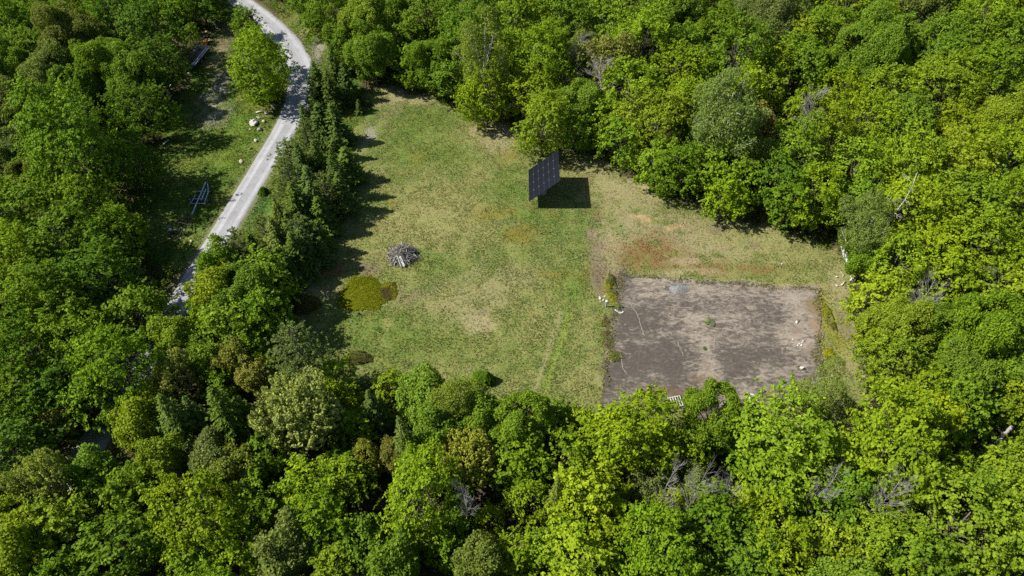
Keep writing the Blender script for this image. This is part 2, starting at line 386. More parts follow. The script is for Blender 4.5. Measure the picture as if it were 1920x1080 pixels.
# ------------------------------------------------------------------ gravel road
def make_road():
    m, nt, N, L = new_mat('grey_gravel')
    o = N('ShaderNodeOutputMaterial'); p = N('ShaderNodeBsdfPrincipled'); L(p.outputs[0], o.inputs[0])
    at = N('ShaderNodeAttribute'); at.attribute_name = 'col'
    ge = N('ShaderNodeNewGeometry'); n1 = N('ShaderNodeTexNoise'); n1.inputs['Scale'].default_value = 5; n1.inputs['Detail'].default_value = 7; n1.inputs['Roughness'].default_value = .8
    L(ge.outputs['Position'], n1.inputs['Vector'])
    mr = N('ShaderNodeMapRange'); mr.inputs['From Min'].default_value = .3; mr.inputs['From Max'].default_value = .7; mr.inputs['To Min'].default_value = .72; mr.inputs['To Max'].default_value = 1.28
    L(n1.outputs[0], mr.inputs[0])
    hs = N('ShaderNodeHueSaturation'); L(at.outputs['Color'], hs.inputs['Color']); L(mr.outputs[0], hs.inputs['Value'])
    L(hs.outputs[0], p.inputs['Base Color']); p.inputs['Roughness'].default_value = .95; p.inputs['Specular IOR Level'].default_value = .15
    b = N('ShaderNodeBump'); b.inputs['Strength'].default_value = .6; b.inputs['Distance'].default_value = .05; L(n1.outputs[0], b.inputs['Height']); L(b.outputs[0], p.inputs['Normal'])
    pts = smooth_pts([(a, b_, w) for a, b_, w in road_s[::4]] + [road_s[-1]], 12)
    n = len(pts); K = 25; V = []; Cc = []
    P = np.array(pts)
    T = np.gradient(P[:, :2], axis=0); T /= np.linalg.norm(T, axis=1)[:, None] + 1e-9
    Nn = np.stack([T[:, 1], -T[:, 0]], 1)
    for k in range(K):
        s = (k / (K - 1) - .5) * 2
        wv = fbm(P[:, 0] * .6 + k, P[:, 1] * .6, 5)
        edge = 1.0 + (.10 * (wv - .5) if abs(s) > .9 else 0)
        xy = P[:, :2] + Nn * (s * .5 * P[:, 2] * edge)[:, None]
        rut = .045 * (math.exp(-((abs(s) - .48) / .16) ** 2))
        z = .07 * (1 - s * s) - rut + .012 * (fbm(xy[:, 0] * 2, xy[:, 1] * 2, 77) - .5) + .02
        if abs(s) > .99: z = z * 0 - .03
        V.append(np.column_stack([xy, z]))
        tr = math.exp(-((abs(s) - .48) / .2) ** 2)
        nz = fbm(xy[:, 0] * .9, xy[:, 1] * .9, 15, 5)
        streak = .10 * math.sin(k * 2.1) * .6 + .05 * math.sin(k * 5.3)
        base = np.array([.235, .235, .243]) * (1 + streak + .10 * tr)
        if abs(s) < .18: base = base * .86
        if abs(s) > .85: base = base * .78 + np.array([.02, .02, .0])
        Cc.append(base[None] * (.82 + .36 * nz)[:, None])
    V = np.stack(V, 1).reshape(-1, 3); Cc = np.stack(Cc, 1).reshape(-1, 3)
    i = np.arange(n * K).reshape(n, K)
    F = np.stack([i[:-1, :-1], i[1:, :-1], i[1:, 1:], i[:-1, 1:]], -1).reshape(-1, 4)
    me = np_mesh('gravel_road', V, F, {'col': np.hstack([Cc, np.ones((len(Cc), 1))])}, True, [m])
    tag(add('gravel_road', me), 'curving pale grey gravel road', None, None, 'structure')
make_road()

# ------------------------------------------------------------------ old concrete slab
def make_slab():
    m, nt, N, L = new_mat('stained_concrete')
    o = N('ShaderNodeOutputMaterial'); p = N('ShaderNodeBsdfPrincipled'); L(p.outputs[0], o.inputs[0])
    aw = N('ShaderNodeAttribute'); aw.attribute_name = 'worn'; ac = N('ShaderNodeAttribute'); ac.attribute_name = 'dirt'; acol = N('ShaderNodeAttribute'); acol.attribute_name = 'col'
    ge = N('ShaderNodeNewGeometry')
    mp = N('ShaderNodeMapping'); mp.inputs['Scale'].default_value = (.55, 1.15, 1); L(ge.outputs['Position'], mp.inputs[0])
    n1 = N('ShaderNodeTexNoise'); n1.inputs['Scale'].default_value = 1.7; n1.inputs['Detail'].default_value = 10; n1.inputs['Roughness'].default_value = .8; n1.inputs['Distortion'].default_value = .9
    n2 = N('ShaderNodeTexNoise'); n2.inputs['Scale'].default_value = 3.5; n2.inputs['Detail'].default_value = 7; n2.inputs['Roughness'].default_value = .78
    L(mp.outputs[0], n1.inputs[0]); L(ge.outputs['Position'], n2.inputs[0])
    ad = N('ShaderNodeMath'); ad.operation = 'ADD'; L(aw.outputs['Fac'], ad.inputs[0]); cn = N('ShaderNodeMath'); cn.operation = 'MULTIPLY_ADD'; cn.inputs[1].default_value = 2.3; cn.inputs[2].default_value = -.65; L(n1.outputs[0], cn.inputs[0]); L(cn.outputs[0], ad.inputs[1])
    st = N('ShaderNodeMapRange'); st.interpolation_type = 'SMOOTHSTEP'; st.inputs['From Min'].default_value = .72; st.inputs['From Max'].default_value = 1.26; L(ad.outputs[0], st.inputs[0])
    mx = N('ShaderNodeMix'); mx.data_type = 'RGBA'; mx.inputs[6].default_value = (.062, .053, .045, 1); mx.inputs[7].default_value = (.205, .175, .140, 1); L(st.outputs[0], mx.inputs[0])
    ad2 = N('ShaderNodeMath'); ad2.operation = 'ADD'; L(ac.outputs['Fac'], ad2.inputs[0]); cd = N('ShaderNodeMath'); cd.operation = 'MULTIPLY_ADD'; cd.inputs[1].default_value = 3.0; cd.inputs[2].default_value = -1.0; L(n2.outputs[0], cd.inputs[0]); L(cd.outputs[0], ad2.inputs[1])
    st2 = N('ShaderNodeMapRange'); st2.interpolation_type = 'SMOOTHSTEP'; st2.inputs['From Min'].default_value = .9; st2.inputs['From Max'].default_value = 1.4; L(ad2.outputs[0], st2.inputs[0])
    mx2 = N('ShaderNodeMix'); mx2.data_type = 'RGBA'; L(st2.outputs[0], mx2.inputs[0]); L(mx.outputs[2], mx2.inputs[6]); L(acol.outputs['Color'], mx2.inputs[7])
    mr = N('ShaderNodeMapRange'); mr.inputs['From Min'].default_value = .3; mr.inputs['From Max'].default_value = .7; mr.inputs['To Min'].default_value = .66; mr.inputs['To Max'].default_value = 1.36; L(n2.outputs[0], mr.inputs[0])
    hs = N('ShaderNodeHueSaturation'); L(mx2.outputs[2], hs.inputs['Color']); L(mr.outputs[0], hs.inputs['Value'])
    L(hs.outputs[0], p.inputs['Base Color']); p.inputs['Roughness'].default_value = .9; p.inputs['Specular IOR Level'].default_value = .1
    b = N('ShaderNodeBump'); b.inputs['Strength'].default_value = .35; b.inputs['Distance'].default_value = .03; L(n2.outputs[0], b.inputs['Height']); L(b.outputs[0], p.inputs['Normal'])
    joint = mat_simple('joint_grit', (.20, .17, .135), .95, .3, 8)
    root = tag(add('concrete_slab', None), 'old cracked dark concrete slab with worn tan patches', None, None, 'structure')
    A, Bp, Cp, Dp = [np.array(q) for q in SLAB]
    def uv(s, t): return (A * (1 - s) + Bp * s) * (1 - t) + (Dp * (1 - s) + Cp * s) * t
    # px-placed wear: centre, radii px, amount
    WEAR = [(1215, 525, 50, 16, .35), (1225, 553, 60, 12, .32), (1300, 530, 50, 18, .22), (1330, 550, 60, 20, .2), (1290, 595, 60, 16, .28), (1310, 600, 30, 12, .2), (1410, 570, 60, 30, .16),
            (1440, 610, 60, 20, .16), (1370, 600, 40, 20, .2), (1310, 632, 40, 18, .25), (1325, 670, 18, 40, .45), (1322, 705, 40, 20, .35), (1490, 560, 40, 20, .35), (1510, 600, 30, 40, .4), (1500, 650, 40, 20, .35), (1480, 625, 25, 20, .4),
            (1400, 640, 50, 16, .18), (1200, 642, 22, 6, .4), (1250, 628, 40, 8, .22), (1160, 650, 14, 12, .3), (1230, 702, 20, 8, .3), (1175, 712, 20, 8, .3), (1440, 700, 50, 18, .28), (1390, 735, 60, 18, .35),
            (1200, 740, 70, 16, .25), (1500, 690, 30, 20, .2), (1180, 570, 20, 10, .2), (1250, 510, 40, 10, .5), (1450, 545, 80, 12, .2), (1150, 615, 14, 14, .2),
            (1190, 600, 50, 18, -.28), (1210, 660, 60, 40, -.22), (1160, 700, 40, 40, -.2), (1390, 690, 40, 30, -.2), (1440, 660, 40, 20, -.14), (1170, 530, 14, 20, -.25), (1380, 515, 80, 10, -.12), (1420, 580, 30, 20, -.1), (1270, 690, 30, 30, -.18), (1440, 600, 50, 8, -.2)]
    DIRT = [(1240, 735, 70, 15, (.085, .052, .030), .85), (1325, 690, 9, 26, (.095, .062, .036), .6), (1320, 712, 36, 14, (.095, .062, .036), .75), (1490, 622, 22, 16, (.15, .11, .075), .7),
            (1520, 575, 22, 22, (.13, .095, .05), .8), (1525, 610, 18, 18, (.17, .12, .08), .7), (1515, 660, 14, 14, (.115, .08, .06), .7), (1250, 508, 40, 9, (.19, .155, .12), .75), (1290, 755, 50, 12, (.15, .11, .08), .6),
            (1440, 735, 40, 12, (.15, .10, .065), .6), (1400, 740, 40, 10, (.19, .15, .12), .5), (1470, 545, 70, 8, (.17, .14, .11), .5), (1148, 668, 14, 12, (.15, .125, .065), .7), (1310, 745, 50, 10, (.13, .09, .06), .6), (1180, 735, 24, 10, (.15, .15, .13), .5)]
    def wpx(lst): return [(*G(q[0], q[1])[:2], q[2] / ppm(q[0], q[1]), (G(q[0], q[1] - q[3])[1] - G(q[0], q[1] + q[3])[1]) / 2) + tuple(q[4:]) for q in lst]
    WE = wpx(WEAR); DI = wpx(DIRT)
    sb = [0.0, .155, .335, .555, .765, 1.0]; tb = [0.0, .46, 1.0]
    for a in range(5):
        for c in range(2):
            ns = int(30 * (sb[a + 1] - sb[a]) / .2) + 2; nt_ = int(22 * (tb[c + 1] - tb[c]) / .2) + 2
            g = .0004
            ss = np.linspace(sb[a] + g, sb[a + 1] - g, ns); ts = np.linspace(tb[c] + g, tb[c + 1] - g, nt_)
            SS, TT = np.meshgrid(ss, ts)
            XY = (A * (1 - SS[..., None]) + Bp * SS[..., None]) * (1 - TT[..., None]) + (Dp * (1 - SS[..., None]) + Cp * SS[..., None]) * TT[..., None]
            X, Y = XY[..., 0].copy(), XY[..., 1].copy()
            # crumbled outer rim
            jx = (fbm(X * .8, Y * .8, 5, 5) - .5) * 1.6; jy = (fbm(X * .5, Y * .5, 6, 5) - .5) * 2.6
            e = np.minimum(np.minimum(SS, 1 - SS) * 28, np.minimum(TT, 1 - TT) * 22); k = 1 - sst(0, 1.8, e)
            X += jx * k; Y += jy * k
            Z = .11 + .02 * (fbm(X * .2, Y * .2, 8) - .5) + .006 * (fbm(a * 9.1 + X * 0, c * 7.3 + Y * 0, 2) - .5)
            px = X + 1.3 * (fbm(X * .7, Y * .7, 14, 5) - .5); py = Y + 1.3 * (fbm(X * .7, Y * .7, 15, 5) - .5)
            worn = np.full(X.shape, .31) + .09 * (fbm(X * .18, Y * .5, 16) - .5)
            for (cx, cy, rx, ry, w) in WE: worn += .72 * w * np.exp(-(((px - cx) / rx) ** 2 + ((py - cy) / ry) ** 2) * 1.1)
            dirt = np.zeros(X.shape); dc = np.zeros(X.shape + (3,)) + np.array([.125, .105, .07]) * 1e-6; dw = np.zeros(X.shape) + 1e-6
            for (cx, cy, rx, ry, cc, w) in DI:
                q = w * np.exp(-(((px - cx) / rx) ** 2 + ((py - cy) / ry) ** 2) * 1.0); dirt = np.maximum(dirt, q); dw += q; dc += q[..., None] * np.array(cc)
            dc /= dw[..., None]
            dirt += k * (.30 + .25 * fbm(X * .6, Y * .6, 27))
            top = np.stack([X, Y, Z], -1).reshape(-1, 3); n = len(top)
            i = np.arange(n).reshape(nt_, ns)
            F = [np.stack([i[:-1, :-1], i[1:, :-1], i[1:, 1:], i[:-1, 1:]], -1).reshape(-1, 4)]
            bot = np.vstack([top, top]); bot[n:, 2] = -.12
            for lp in (i[0, :], i[:, -1], i[-1, ::-1], i[::-1, 0]):
                F.append(np.stack([lp[:-1] + n, lp[1:] + n, lp[1:] + 2 * n, lp[:-1] + 2 * n], -1))
            me = np_mesh('slab_panel', np.vstack([top, bot]), np.vstack(F),
                         {'worn': np.tile(worn.ravel(), 3), 'dirt': np.tile(dirt.ravel(), 3), 'col': np.tile(np.concatenate([dc.reshape(-1, 3), np.ones((n, 1))], 1), (3, 1))}, True, [m])
            add('slab_panel', me, root)
    # bed of grit that shows in the joints
    V = []
    for s, t in ((.02, .02), (.98, .02), (.98, .98), (.02, .98)): V.append((*uv(s, t), .098))
    me = np_mesh('joint_fill', np.array(V), np.array([[0, 3, 2, 1]]), None, False, [joint]); add('joint_fill', me, root)
    # grit-filled cracks, each a thin raised ribbon
    CR = [[(1165, 562), (1180, 568), (1188, 580), (1196, 590), (1199, 604), (1204, 615), (1208, 630)], [(1199, 612), (1190, 617), (1180, 619)], [(1196, 590), (1205, 588)],
          [(1165, 664), (1168, 690), (1176, 702)], [(1270, 640), (1276, 655), (1282, 668)], [(1245, 575), (1275, 577), (1300, 577)], [(1168, 662), (1185, 664)], [(1152, 598), (1160, 601)], [(1270, 530), (1275, 515)], [(1338, 630), (1340, 655)]]
    rr = random.Random(3)
    for cr in CR:
        pts = smooth_pts([G(u, v, .12)[:2] for u, v in cr], 5)
        V = []; F = []
        for k, q in enumerate(pts):
            a = np.array(pts[min(k + 1, len(pts) - 1)]) - np.array(pts[max(k - 1, 0)]); a /= np.linalg.norm(a)
            nn = np.array([a[1], -a[0]]); w = rr.uniform(.02, .055) * (1 if 0 < k < len(pts) - 1 else .2); j = rr.uniform(-.08, .08)
            for sgn in (-1, 1):
                V.append((q[0] + nn[0] * (j + sgn * w), q[1] + nn[1] * (j + sgn * w), .129))
            V.append((q[0] + nn[0] * j, q[1] + nn[1] * j, .139))
            if k: b_ = 3 * k; F += [(b_ - 3, b_, b_ + 2, b_ - 1), (b_ - 1, b_ + 2, b_ + 1, b_ - 2)]
        me = np_mesh('crack', np.array(V), np.array(F), None, False, [joint]); add('crack', me, root)
make_slab()

# ------------------------------------------------------------------ leaf clouds
def unit(a): return a / (np.linalg.norm(a, axis=-1, keepdims=True) + 1e-9)
def leaf_quads(pos, nor, lng, wid, r, dirn=None):
    n = len(pos)
    rd = r.normal(size=(n, 3)) if dirn is None else dirn
    t = unit(rd - (rd * nor).sum(1)[:, None] * nor); b = np.cross(nor, t)
    L = lng[:, None] * .5; Wd = wid[:, None] * .5
    V = np.stack([pos - t * L, pos + b * Wd + nor * (Wd * .25), pos + t * L, pos - b * Wd + nor * (Wd * .25)], 1).reshape(-1, 3)
    F = np.arange(n * 4).reshape(n, 4)
    return V, F
def crown_lobes(r, Rr, H, base, nl, spread=.66, lr=(.26, .50)):
    zc = (H * .54 + base * .46); rv = (H - base) * .5
    k = np.arange(nl) + .5; ph = np.arccos(1 - 1.75 * k / nl); th = np.pi * (1 + 5 ** .5) * k + r.uniform(0, 6.28)
    d = np.stack([np.sin(ph) * np.cos(th), np.sin(ph) * np.sin(th), np.cos(ph)], 1) + r.normal(size=(nl, 3)) * .16
    d = unit(d)
    rad = r.uniform(*lr, nl)
    c = d * (spread * r.uniform(.62, 1.22, nl))[:, None]; c[:, 0] *= r.uniform(.85, 1.12); c[:, 1] *= r.uniform(.85, 1.12)
    c = np.vstack([c, [[0, 0, .05]]]); rad = np.append(rad, .62)
    sc = np.array([Rr, Rr, rv])
    return c, rad, sc, np.array([0, 0, zc])
def make_crown(seed, Rr, H, base, kind):
    r = np.random.default_rng(seed)
    P = dict(maple=dict(nl=22, clr=.55, leaf=.30, nper=24, dens=.85), fine=dict(nl=15, clr=.46, leaf=.24, nper=17, dens=2.3), bud=dict(nl=11, clr=.5, leaf=.27, nper=26, dens=.85),
             birch=dict(nl=11, clr=.48, leaf=.21, nper=15, dens=1.25), thin=dict(nl=9, clr=.4, leaf=.26, nper=12, dens=1.0))[kind]
    c, rad, sc, ctr = crown_lobes(r, Rr, H, base, P['nl'], .70, (.20, .50)) if kind == 'maple' else crown_lobes(r, Rr, H, base, P['nl'] + 8, .74, (.18, .42))
    area = 4 * np.pi * Rr * (H - base) * .5
    N = int(P['dens'] * area / (P['clr'] ** 2 * 1.6) * 2.2)
    li = r.choice(len(rad), N, p=rad ** 2 / (rad ** 2).sum())
    d = unit(r.normal(size=(N, 3)) + unit(c[li] + 1e-4) * .35 + np.array([0, 0, .25]))
    depth = np.where(r.random(N) < .8, r.uniform(.9, 1.05, N), r.uniform(.45, .9, N))
    p = c[li] + d * (rad[li] * depth)[:, None]
    ins = np.zeros(N, bool)
    for j in range(len(rad)):
        dd = np.linalg.norm(p - c[j], axis=1) / rad[j]; ins |= (dd < .82) & (li != j)
    keep = (~ins) | (r.random(N) < .10)
    p = p * (1 + (.22 if kind == 'maple' else .42) * (fbm(p[:, 0] * 1.9 + 5, p[:, 1] * 1.9 + p[:, 2] * 2.3, seed + 3, 3) - .5))[:, None]
    gap = fbm(p[:, 0] * 2.6 + seed, p[:, 1] * 2.6 + p[:, 2] * 1.7, seed, 3)
    keep &= gap > (.385 if kind in ('maple', 'fine') else .38)
    p, d, li = p[keep], d[keep], li[keep]
    n = unit(d * .7 + unit(p) * .45 + np.array([0, 0, .35]))
    if kind == 'maple':       # each form of crown its own: pointed, spreading or lopsided
        tp = r.uniform(.0, .42); zz = np.clip(p[:, 2], 0, 1.2); p[:, :2] *= (1.08 - tp * zz ** 1.6)[:, None]
        p[:, :2] += r.normal(0, .10, 2) * (p[:, 2:3] + .4); p *= (1 + np.minimum(r.exponential(.05, len(p)), .25))[:, None]
    P0 = p * sc + ctr
    ok = P0[:, 2] > .35; P0, n, d2 = P0[ok], n[ok], d[ok]; M = len(P0)
    np_ = P['nper']; ctint = r.normal(.5, .17, M)
    crad = P['clr'] * r.uniform(.65, 1.3, M)
    ci = np.repeat(np.arange(M), np_); K = len(ci)
    tang = r.normal(size=(K, 3)); tang -= (tang * n[ci]).sum(1)[:, None] * n[ci]; tang = unit(tang)
    rr = np.sqrt(r.random(K)) * crad[ci]
    up = r.uniform(-.25, .35, K) * crad[ci] + (.8 if kind == 'maple' else .75) * crad[ci] * (1 - (rr / crad[ci]) ** 2)
    if kind == 'bud':
        ax = unit(n * .6 + np.array([0, 0, .9]))
        pos = P0[ci] + ax[ci] * (r.uniform(-.6, 1.5, K) * crad[ci])[:, None] + tang * (rr * .42)[:, None]
        ln = unit(tang * .8 + ax[ci] * .4 + r.normal(size=(K, 3)) * .5)
    else:
        if kind == 'maple':       # leafy sprays drawn out along their twigs
            hz = d2 * np.array([1, 1, .35]); ax = unit(unit(hz) * .8 + n * .35 + r.normal(0, .35, (M, 3)) + np.array([0, 0, .22]))
            ax = unit(ax - (ax * n).sum(1)[:, None] * n * .55); sdv = unit(np.cross(n, ax))
            t = r.uniform(-1, 1, K); w = r.uniform(-1, 1, K) * (.62 - .38 * np.clip(t, -.2, 1)); lg = crad * r.uniform(.9, 1.9, M)
            pos = P0[ci] + ax[ci] * (t * lg[ci])[:, None] + sdv[ci] * (w * crad[ci])[:, None] + n[ci] * (crad[ci] * (.45 * (1 - w * w) - .22 * t * t + r.uniform(-.22, .22, K)))[:, None]
            tang = sdv[ci] * np.sign(w)[:, None]; rr = np.abs(w) * crad[ci]
        else:
            pos = P0[ci] + tang * rr[:, None] + n[ci] * up[:, None]
        ln = unit(n[ci] * .55 + tang * (.85 * rr / crad[ci])[:, None] + r.normal(size=(K, 3)) * (.36 if kind == 'maple' else .55) + np.array([0, 0, .25]))
    lf = P['leaf'] * r.uniform(.65, 1.3, K)
    V, F = leaf_quads(pos, ln, lf, lf * .72, r)
    tint = np.clip(ctint[ci] + r.normal(0, .17, K), 0, 1)
    me = np_mesh('crown', V, F, {'tint': np.repeat(tint, 4)}, False, [LEAF])
    return me, c * sc + ctr, rad
def make_trunk(seed, Rr, H, base, tips, bark, thick=1.0, reach=1.0, split=.3):
    r = random.Random(seed); mb = MB()
    zt = H * .86; lean = (r.uniform(-.5, .5), r.uniform(-.5, .5)); r0 = (.10 + .013 * H) * thick
    def cl(z): f = z / zt; return Vector((lean[0] * f * f + .12 * math.sin(3 * f + seed), lean[1] * f + .12 * math.cos(4 * f + seed) - .12, z))
    mb.tube([cl(z) for z in [-.4] + [zt * k / 7 for k in range(1, 8)]], [r0 * 1.25] + [r0 * (1 - .8 * k / 7) for k in range(1, 8)], 7)
    for t in tips:
        t = Vector(t); z0 = max(base * .7 + .8, min(zt * .8, t.z * .55 + r.uniform(-.5, .5)))
        a = cl(z0); e = a + (t - a) * reach; mid = a.lerp(e, .5) + Vector((r.uniform(-.3, .3), r.uniform(-.3, .3), -.06 * H * .5))
        rb = r0 * (1 - .75 * z0 / zt) * .55
        mb.tube([a, a.lerp(mid, .55), mid, mid.lerp(e, .5), e], [rb, rb * .85, rb * .65, rb * .45, rb * .15], 5)
        for _ in range(3):
            q = mid.lerp(e, r.uniform(0, .8)); w = q + Vector((r.uniform(-1, 1), r.uniform(-1, 1), r.uniform(.2, 1.1))) * (.22 * Rr)
            mb.tube([q, q.lerp(w, .5) + Vector((0, 0, .1)), w], [rb * .4, rb * .28, rb * .08], 4)
    return mb.mesh('trunk', bark, True)

# prototypes: (crown mesh, trunk mesh, R, H)
PROTO = {}
def protos(key, kind, specs, bark, thick=1, reach=1.0, seeds=3, base_f=.05):
    L = []
    for (Rr, H) in specs:
        for s in range(seeds):
            sd = abs(hash((kind, Rr, s))) % 1 + int(Rr * 100) + s * 31 + {'maple': 1, 'fine': 5000, 'bud': 9000, 'birch': 13000, 'thin': 17000}[kind]
            base = H * base_f
            me, tips, rad = make_crown(sd, Rr, H, base, kind)
            L.append((me, make_trunk(sd, Rr, H, base, tips[:-1], bark, thick, reach), Rr, H))
    PROTO[key] = L
protos('maple', 'maple', [(2.4, 7.0), (4.0, 10.6), (6.0, 14.0)], BARK, seeds=4)
protos('fine', 'fine', [(2.4, 6.8), (4.2, 10.6), (6.0, 13.5)], BARK, seeds=2)
protos('bud', 'bud', [(4.3, 12.0)], BARK, seeds=2, reach=1.25)
protos('birch', 'birch', [(4.2, 13.0)], BIRCH, seeds=3, thick=.75, reach=1.4)
protos('thin', 'thin', [(2.6, 8.0)], BARK, seeds=3, reach=1.35)

def spruce_proto(seed, Rr, H, dens=1.0, lush=1.0):
    r = np.random.default_rng(seed); pos = []; nor = []; dr = []; ln = []; wd = []
    nb = int(H * 3.2)
    br = []
    for k in range(nb):
        f = (k + .5) / nb; z = .35 + f ** .92 * (H - .5)
        rad = Rr * (1 - f) ** .85 * r.uniform(.8, 1.15) + .10
        m = max(4, int((4 + 8 * (1 - f)) * dens))
        for a in r.uniform(0, 6.28) + np.arange(m) * 6.283 / m + r.normal(0, .18, m):
            br.append((z, a, rad * r.uniform(.72, 1.12)))
    for (z, a, rad) in br:
        o = np.array([math.cos(a), math.sin(a), 0]); sd = np.array([-o[1], o[0], 0])
        n = max(5, int(rad * 13 * lush)); t = r.uniform(.12, 1, n); s = r.choice([-1, 1], n) * r.uniform(0, 1, n)
        wdth = .36 * (1.08 - t) * rad + .06
        p = np.array([0, 0, z]) + o * (t * rad)[:, None] + sd * (s * wdth)[:, None]
        p[:, 2] += -.30 * t * rad + .16 * rad * t * t - .06 * np.abs(s) + r.normal(0, .05, n)
        d = o * 1.0 + sd * (s * .9)[:, None] + np.array([0, 0, -.12])
        nn = np.array([0, 0, 1.0]) + o * .35 + r.normal(0, .38, (n, 3))
        pos.append(p); nor.append(nn); dr.append(d); ln.append(r.uniform(.24, .46, n)); wd.append(r.uniform(.10, .2, n))
    tp = np.zeros((10, 3)); tp[:, 2] = np.linspace(H - .7, H + .05, 10); pos.append(tp); a = r.uniform(0, 6.28, 10)
    dr.append(np.stack([np.cos(a) * .4, np.sin(a) * .4, np.ones(10)], 1)); nor.append(np.stack([np.cos(a), np.sin(a), a * 0 + .3], 1)); ln.append(np.full(10, .32)); wd.append(np.full(10, .1))
    pos, nor, dr, ln, wd = np.vstack(pos), unit(np.vstack(nor)), np.vstack(dr), np.concatenate(ln), np.concatenate(wd)
    V, F = leaf_quads(pos, nor, ln, wd, r, dr)
    tint = np.repeat(np.clip(r.normal(.5, .2, len(pos)), 0, 1), 4)
    me = np_mesh('crown', V, F, {'tint': tint}, False, [NEEDLE])
    mb = MB().tube([(0, 0, -.3), (0, 0, H * .4), (0, 0, H * .95)], [.05 + .016 * H, .03 + .01 * H, .02], 6)
    return (me, mb.mesh('trunk', BARK, True), Rr, H)
PROTO['spruce'] = [spruce_proto(61, 1.5, 6.5), spruce_proto(62, 1.9, 9.0), spruce_proto(63, 2.2, 9.5, 1.1), spruce_proto(64, 2.6, 12.5, 1.1)]

def pine_proto(seed, Rr, H):
    r = np.random.default_rng(seed); pos = []; nor = []; dr = []; mb = MB()
    mb.tube([(0, 0, -.3), (.1, 0, H * .5), (0, .1, H * .97)], [.28, .18, .04], 7)
    nw = int(H / .95)
    for k in range(nw):
        f = (k + .8) / nw; z = H * (.10 + .88 * f); L = Rr * (1 - f) ** .62 * 1.0 + .5
        m = r.integers(5, 8)
        for a in r.uniform(0, 6.28) + np.arange(m) * 6.283 / m + r.normal(0, .2, m):
            o = np.array([math.cos(a), math.sin(a), 0]); l = L * r.uniform(.7, 1.12); rise = .35 + .5 * f
            s = np.array([0, 0, z]); e = s + o * l + np.array([0, 0, l * rise * .55]); md = s + o * l * .55 + np.array([0, 0, l * rise * .12])
            mb.tube([s, md, e], [.06, .04, .012], 4)
            nt = max(5, int(l * 5.2))
            for q in range(nt):
                t = .25 + .78 * (q + r.random()) / nt
                c = (s * (1 - t) ** 2 + 2 * md * t * (1 - t) + e * t * t) + r.normal(0, 1, 3) * np.array([.3, .3, .16]) * (.4 + .6 * t) * min(1, l / 2)
                n = 13; dd = unit(r.normal(size=(n, 3)) * .75 + o * .8 + np.array([0, 0, .6]))
                pos.append(c + dd * .15); dr.append(dd); nor.append(unit(r.normal(size=(n, 3)) * .6 + np.array([0, 0, .8])))
    pos, nor, dr = np.vstack(pos), unit(np.vstack(nor)), np.vstack(dr); n = len(pos)
    V, F = leaf_quads(pos, nor, r.uniform(.28, .42, n), r.uniform(.06, .10, n), r, dr)
    me = np_mesh('crown', V, F, {'tint': np.repeat(np.clip(r.normal(.5, .2, n), 0, 1), 4)}, False, [NEEDLE])
    return (me, mb.mesh('trunk', BARK, True), Rr, H)
PROTO['pine'] = [pine_proto(71, 4.2, 13.0), pine_proto(72, 2.8, 9.0)]

def dead_proto(seed, Rr, H, mat, n1=16, name='trunk'):
    r = random.Random(seed); mb = MB(); mb2 = MB()
    pts = [Vector((.25 * math.sin(k * .9 + seed), .25 * math.cos(k * 1.1 + seed), H * k / 7)) for k in range(8)]
    pts[0].z = -.3
    mb.tube(pts, [.15 * (1 - .85 * k / 7) for k in range(8)], 6)
    def grow(p, d, L, rad, lv):
        q = p + d * L * .5 + Vector((r.uniform(-.1, .1), r.uniform(-.1, .1), .05)) * L
        e = p + d * L + Vector((0, 0, .12 * L))
        mb2.tube([p, q, e], [rad, rad * .7, rad * .3], 4 if lv < 1 else 3, False)
        if lv < 3:
            for _ in range(6 if lv == 0 else 4 if lv == 1 else 2):
                s = r.uniform(.3, .95); b = p.lerp(q, s * 2) if s < .5 else q.lerp(e, s * 2 - 1)
                dd = (d + Vector((r.uniform(-1, 1), r.uniform(-1, 1), r.uniform(-.2, .7))) * .8).normalized()
                grow(b, dd, L * r.uniform(.3, .55), rad * .55, lv + 1)
    for k in range(n1):
        f = .35 + .62 * (k + r.random()) / n1; i = min(6, int(f * 7)); p = pts[i].lerp(pts[i + 1], f * 7 - i)
        a = r.uniform(0, 6.28); d = Vector((math.cos(a), math.sin(a), r.uniform(.1, .9))).normalized()
        grow(p, d, Rr * r.uniform(.7, 1.1) * (1.15 - f * .6), .05 * (1.25 - f), 0)
    return (mb2.mesh('crown', mat), mb.mesh('trunk', mat, True), Rr, H)
PROTO['dead'] = [dead_proto(81, 2.6, 10, DEADW, 26), dead_proto(82, 3.2, 11, DEADW, 30), dead_proto(83, 2.2, 9, DEADW, 24)]
PROTO['deadbirch'] = [dead_proto(85, 2.6, 15.5, BIRCH, 7)]

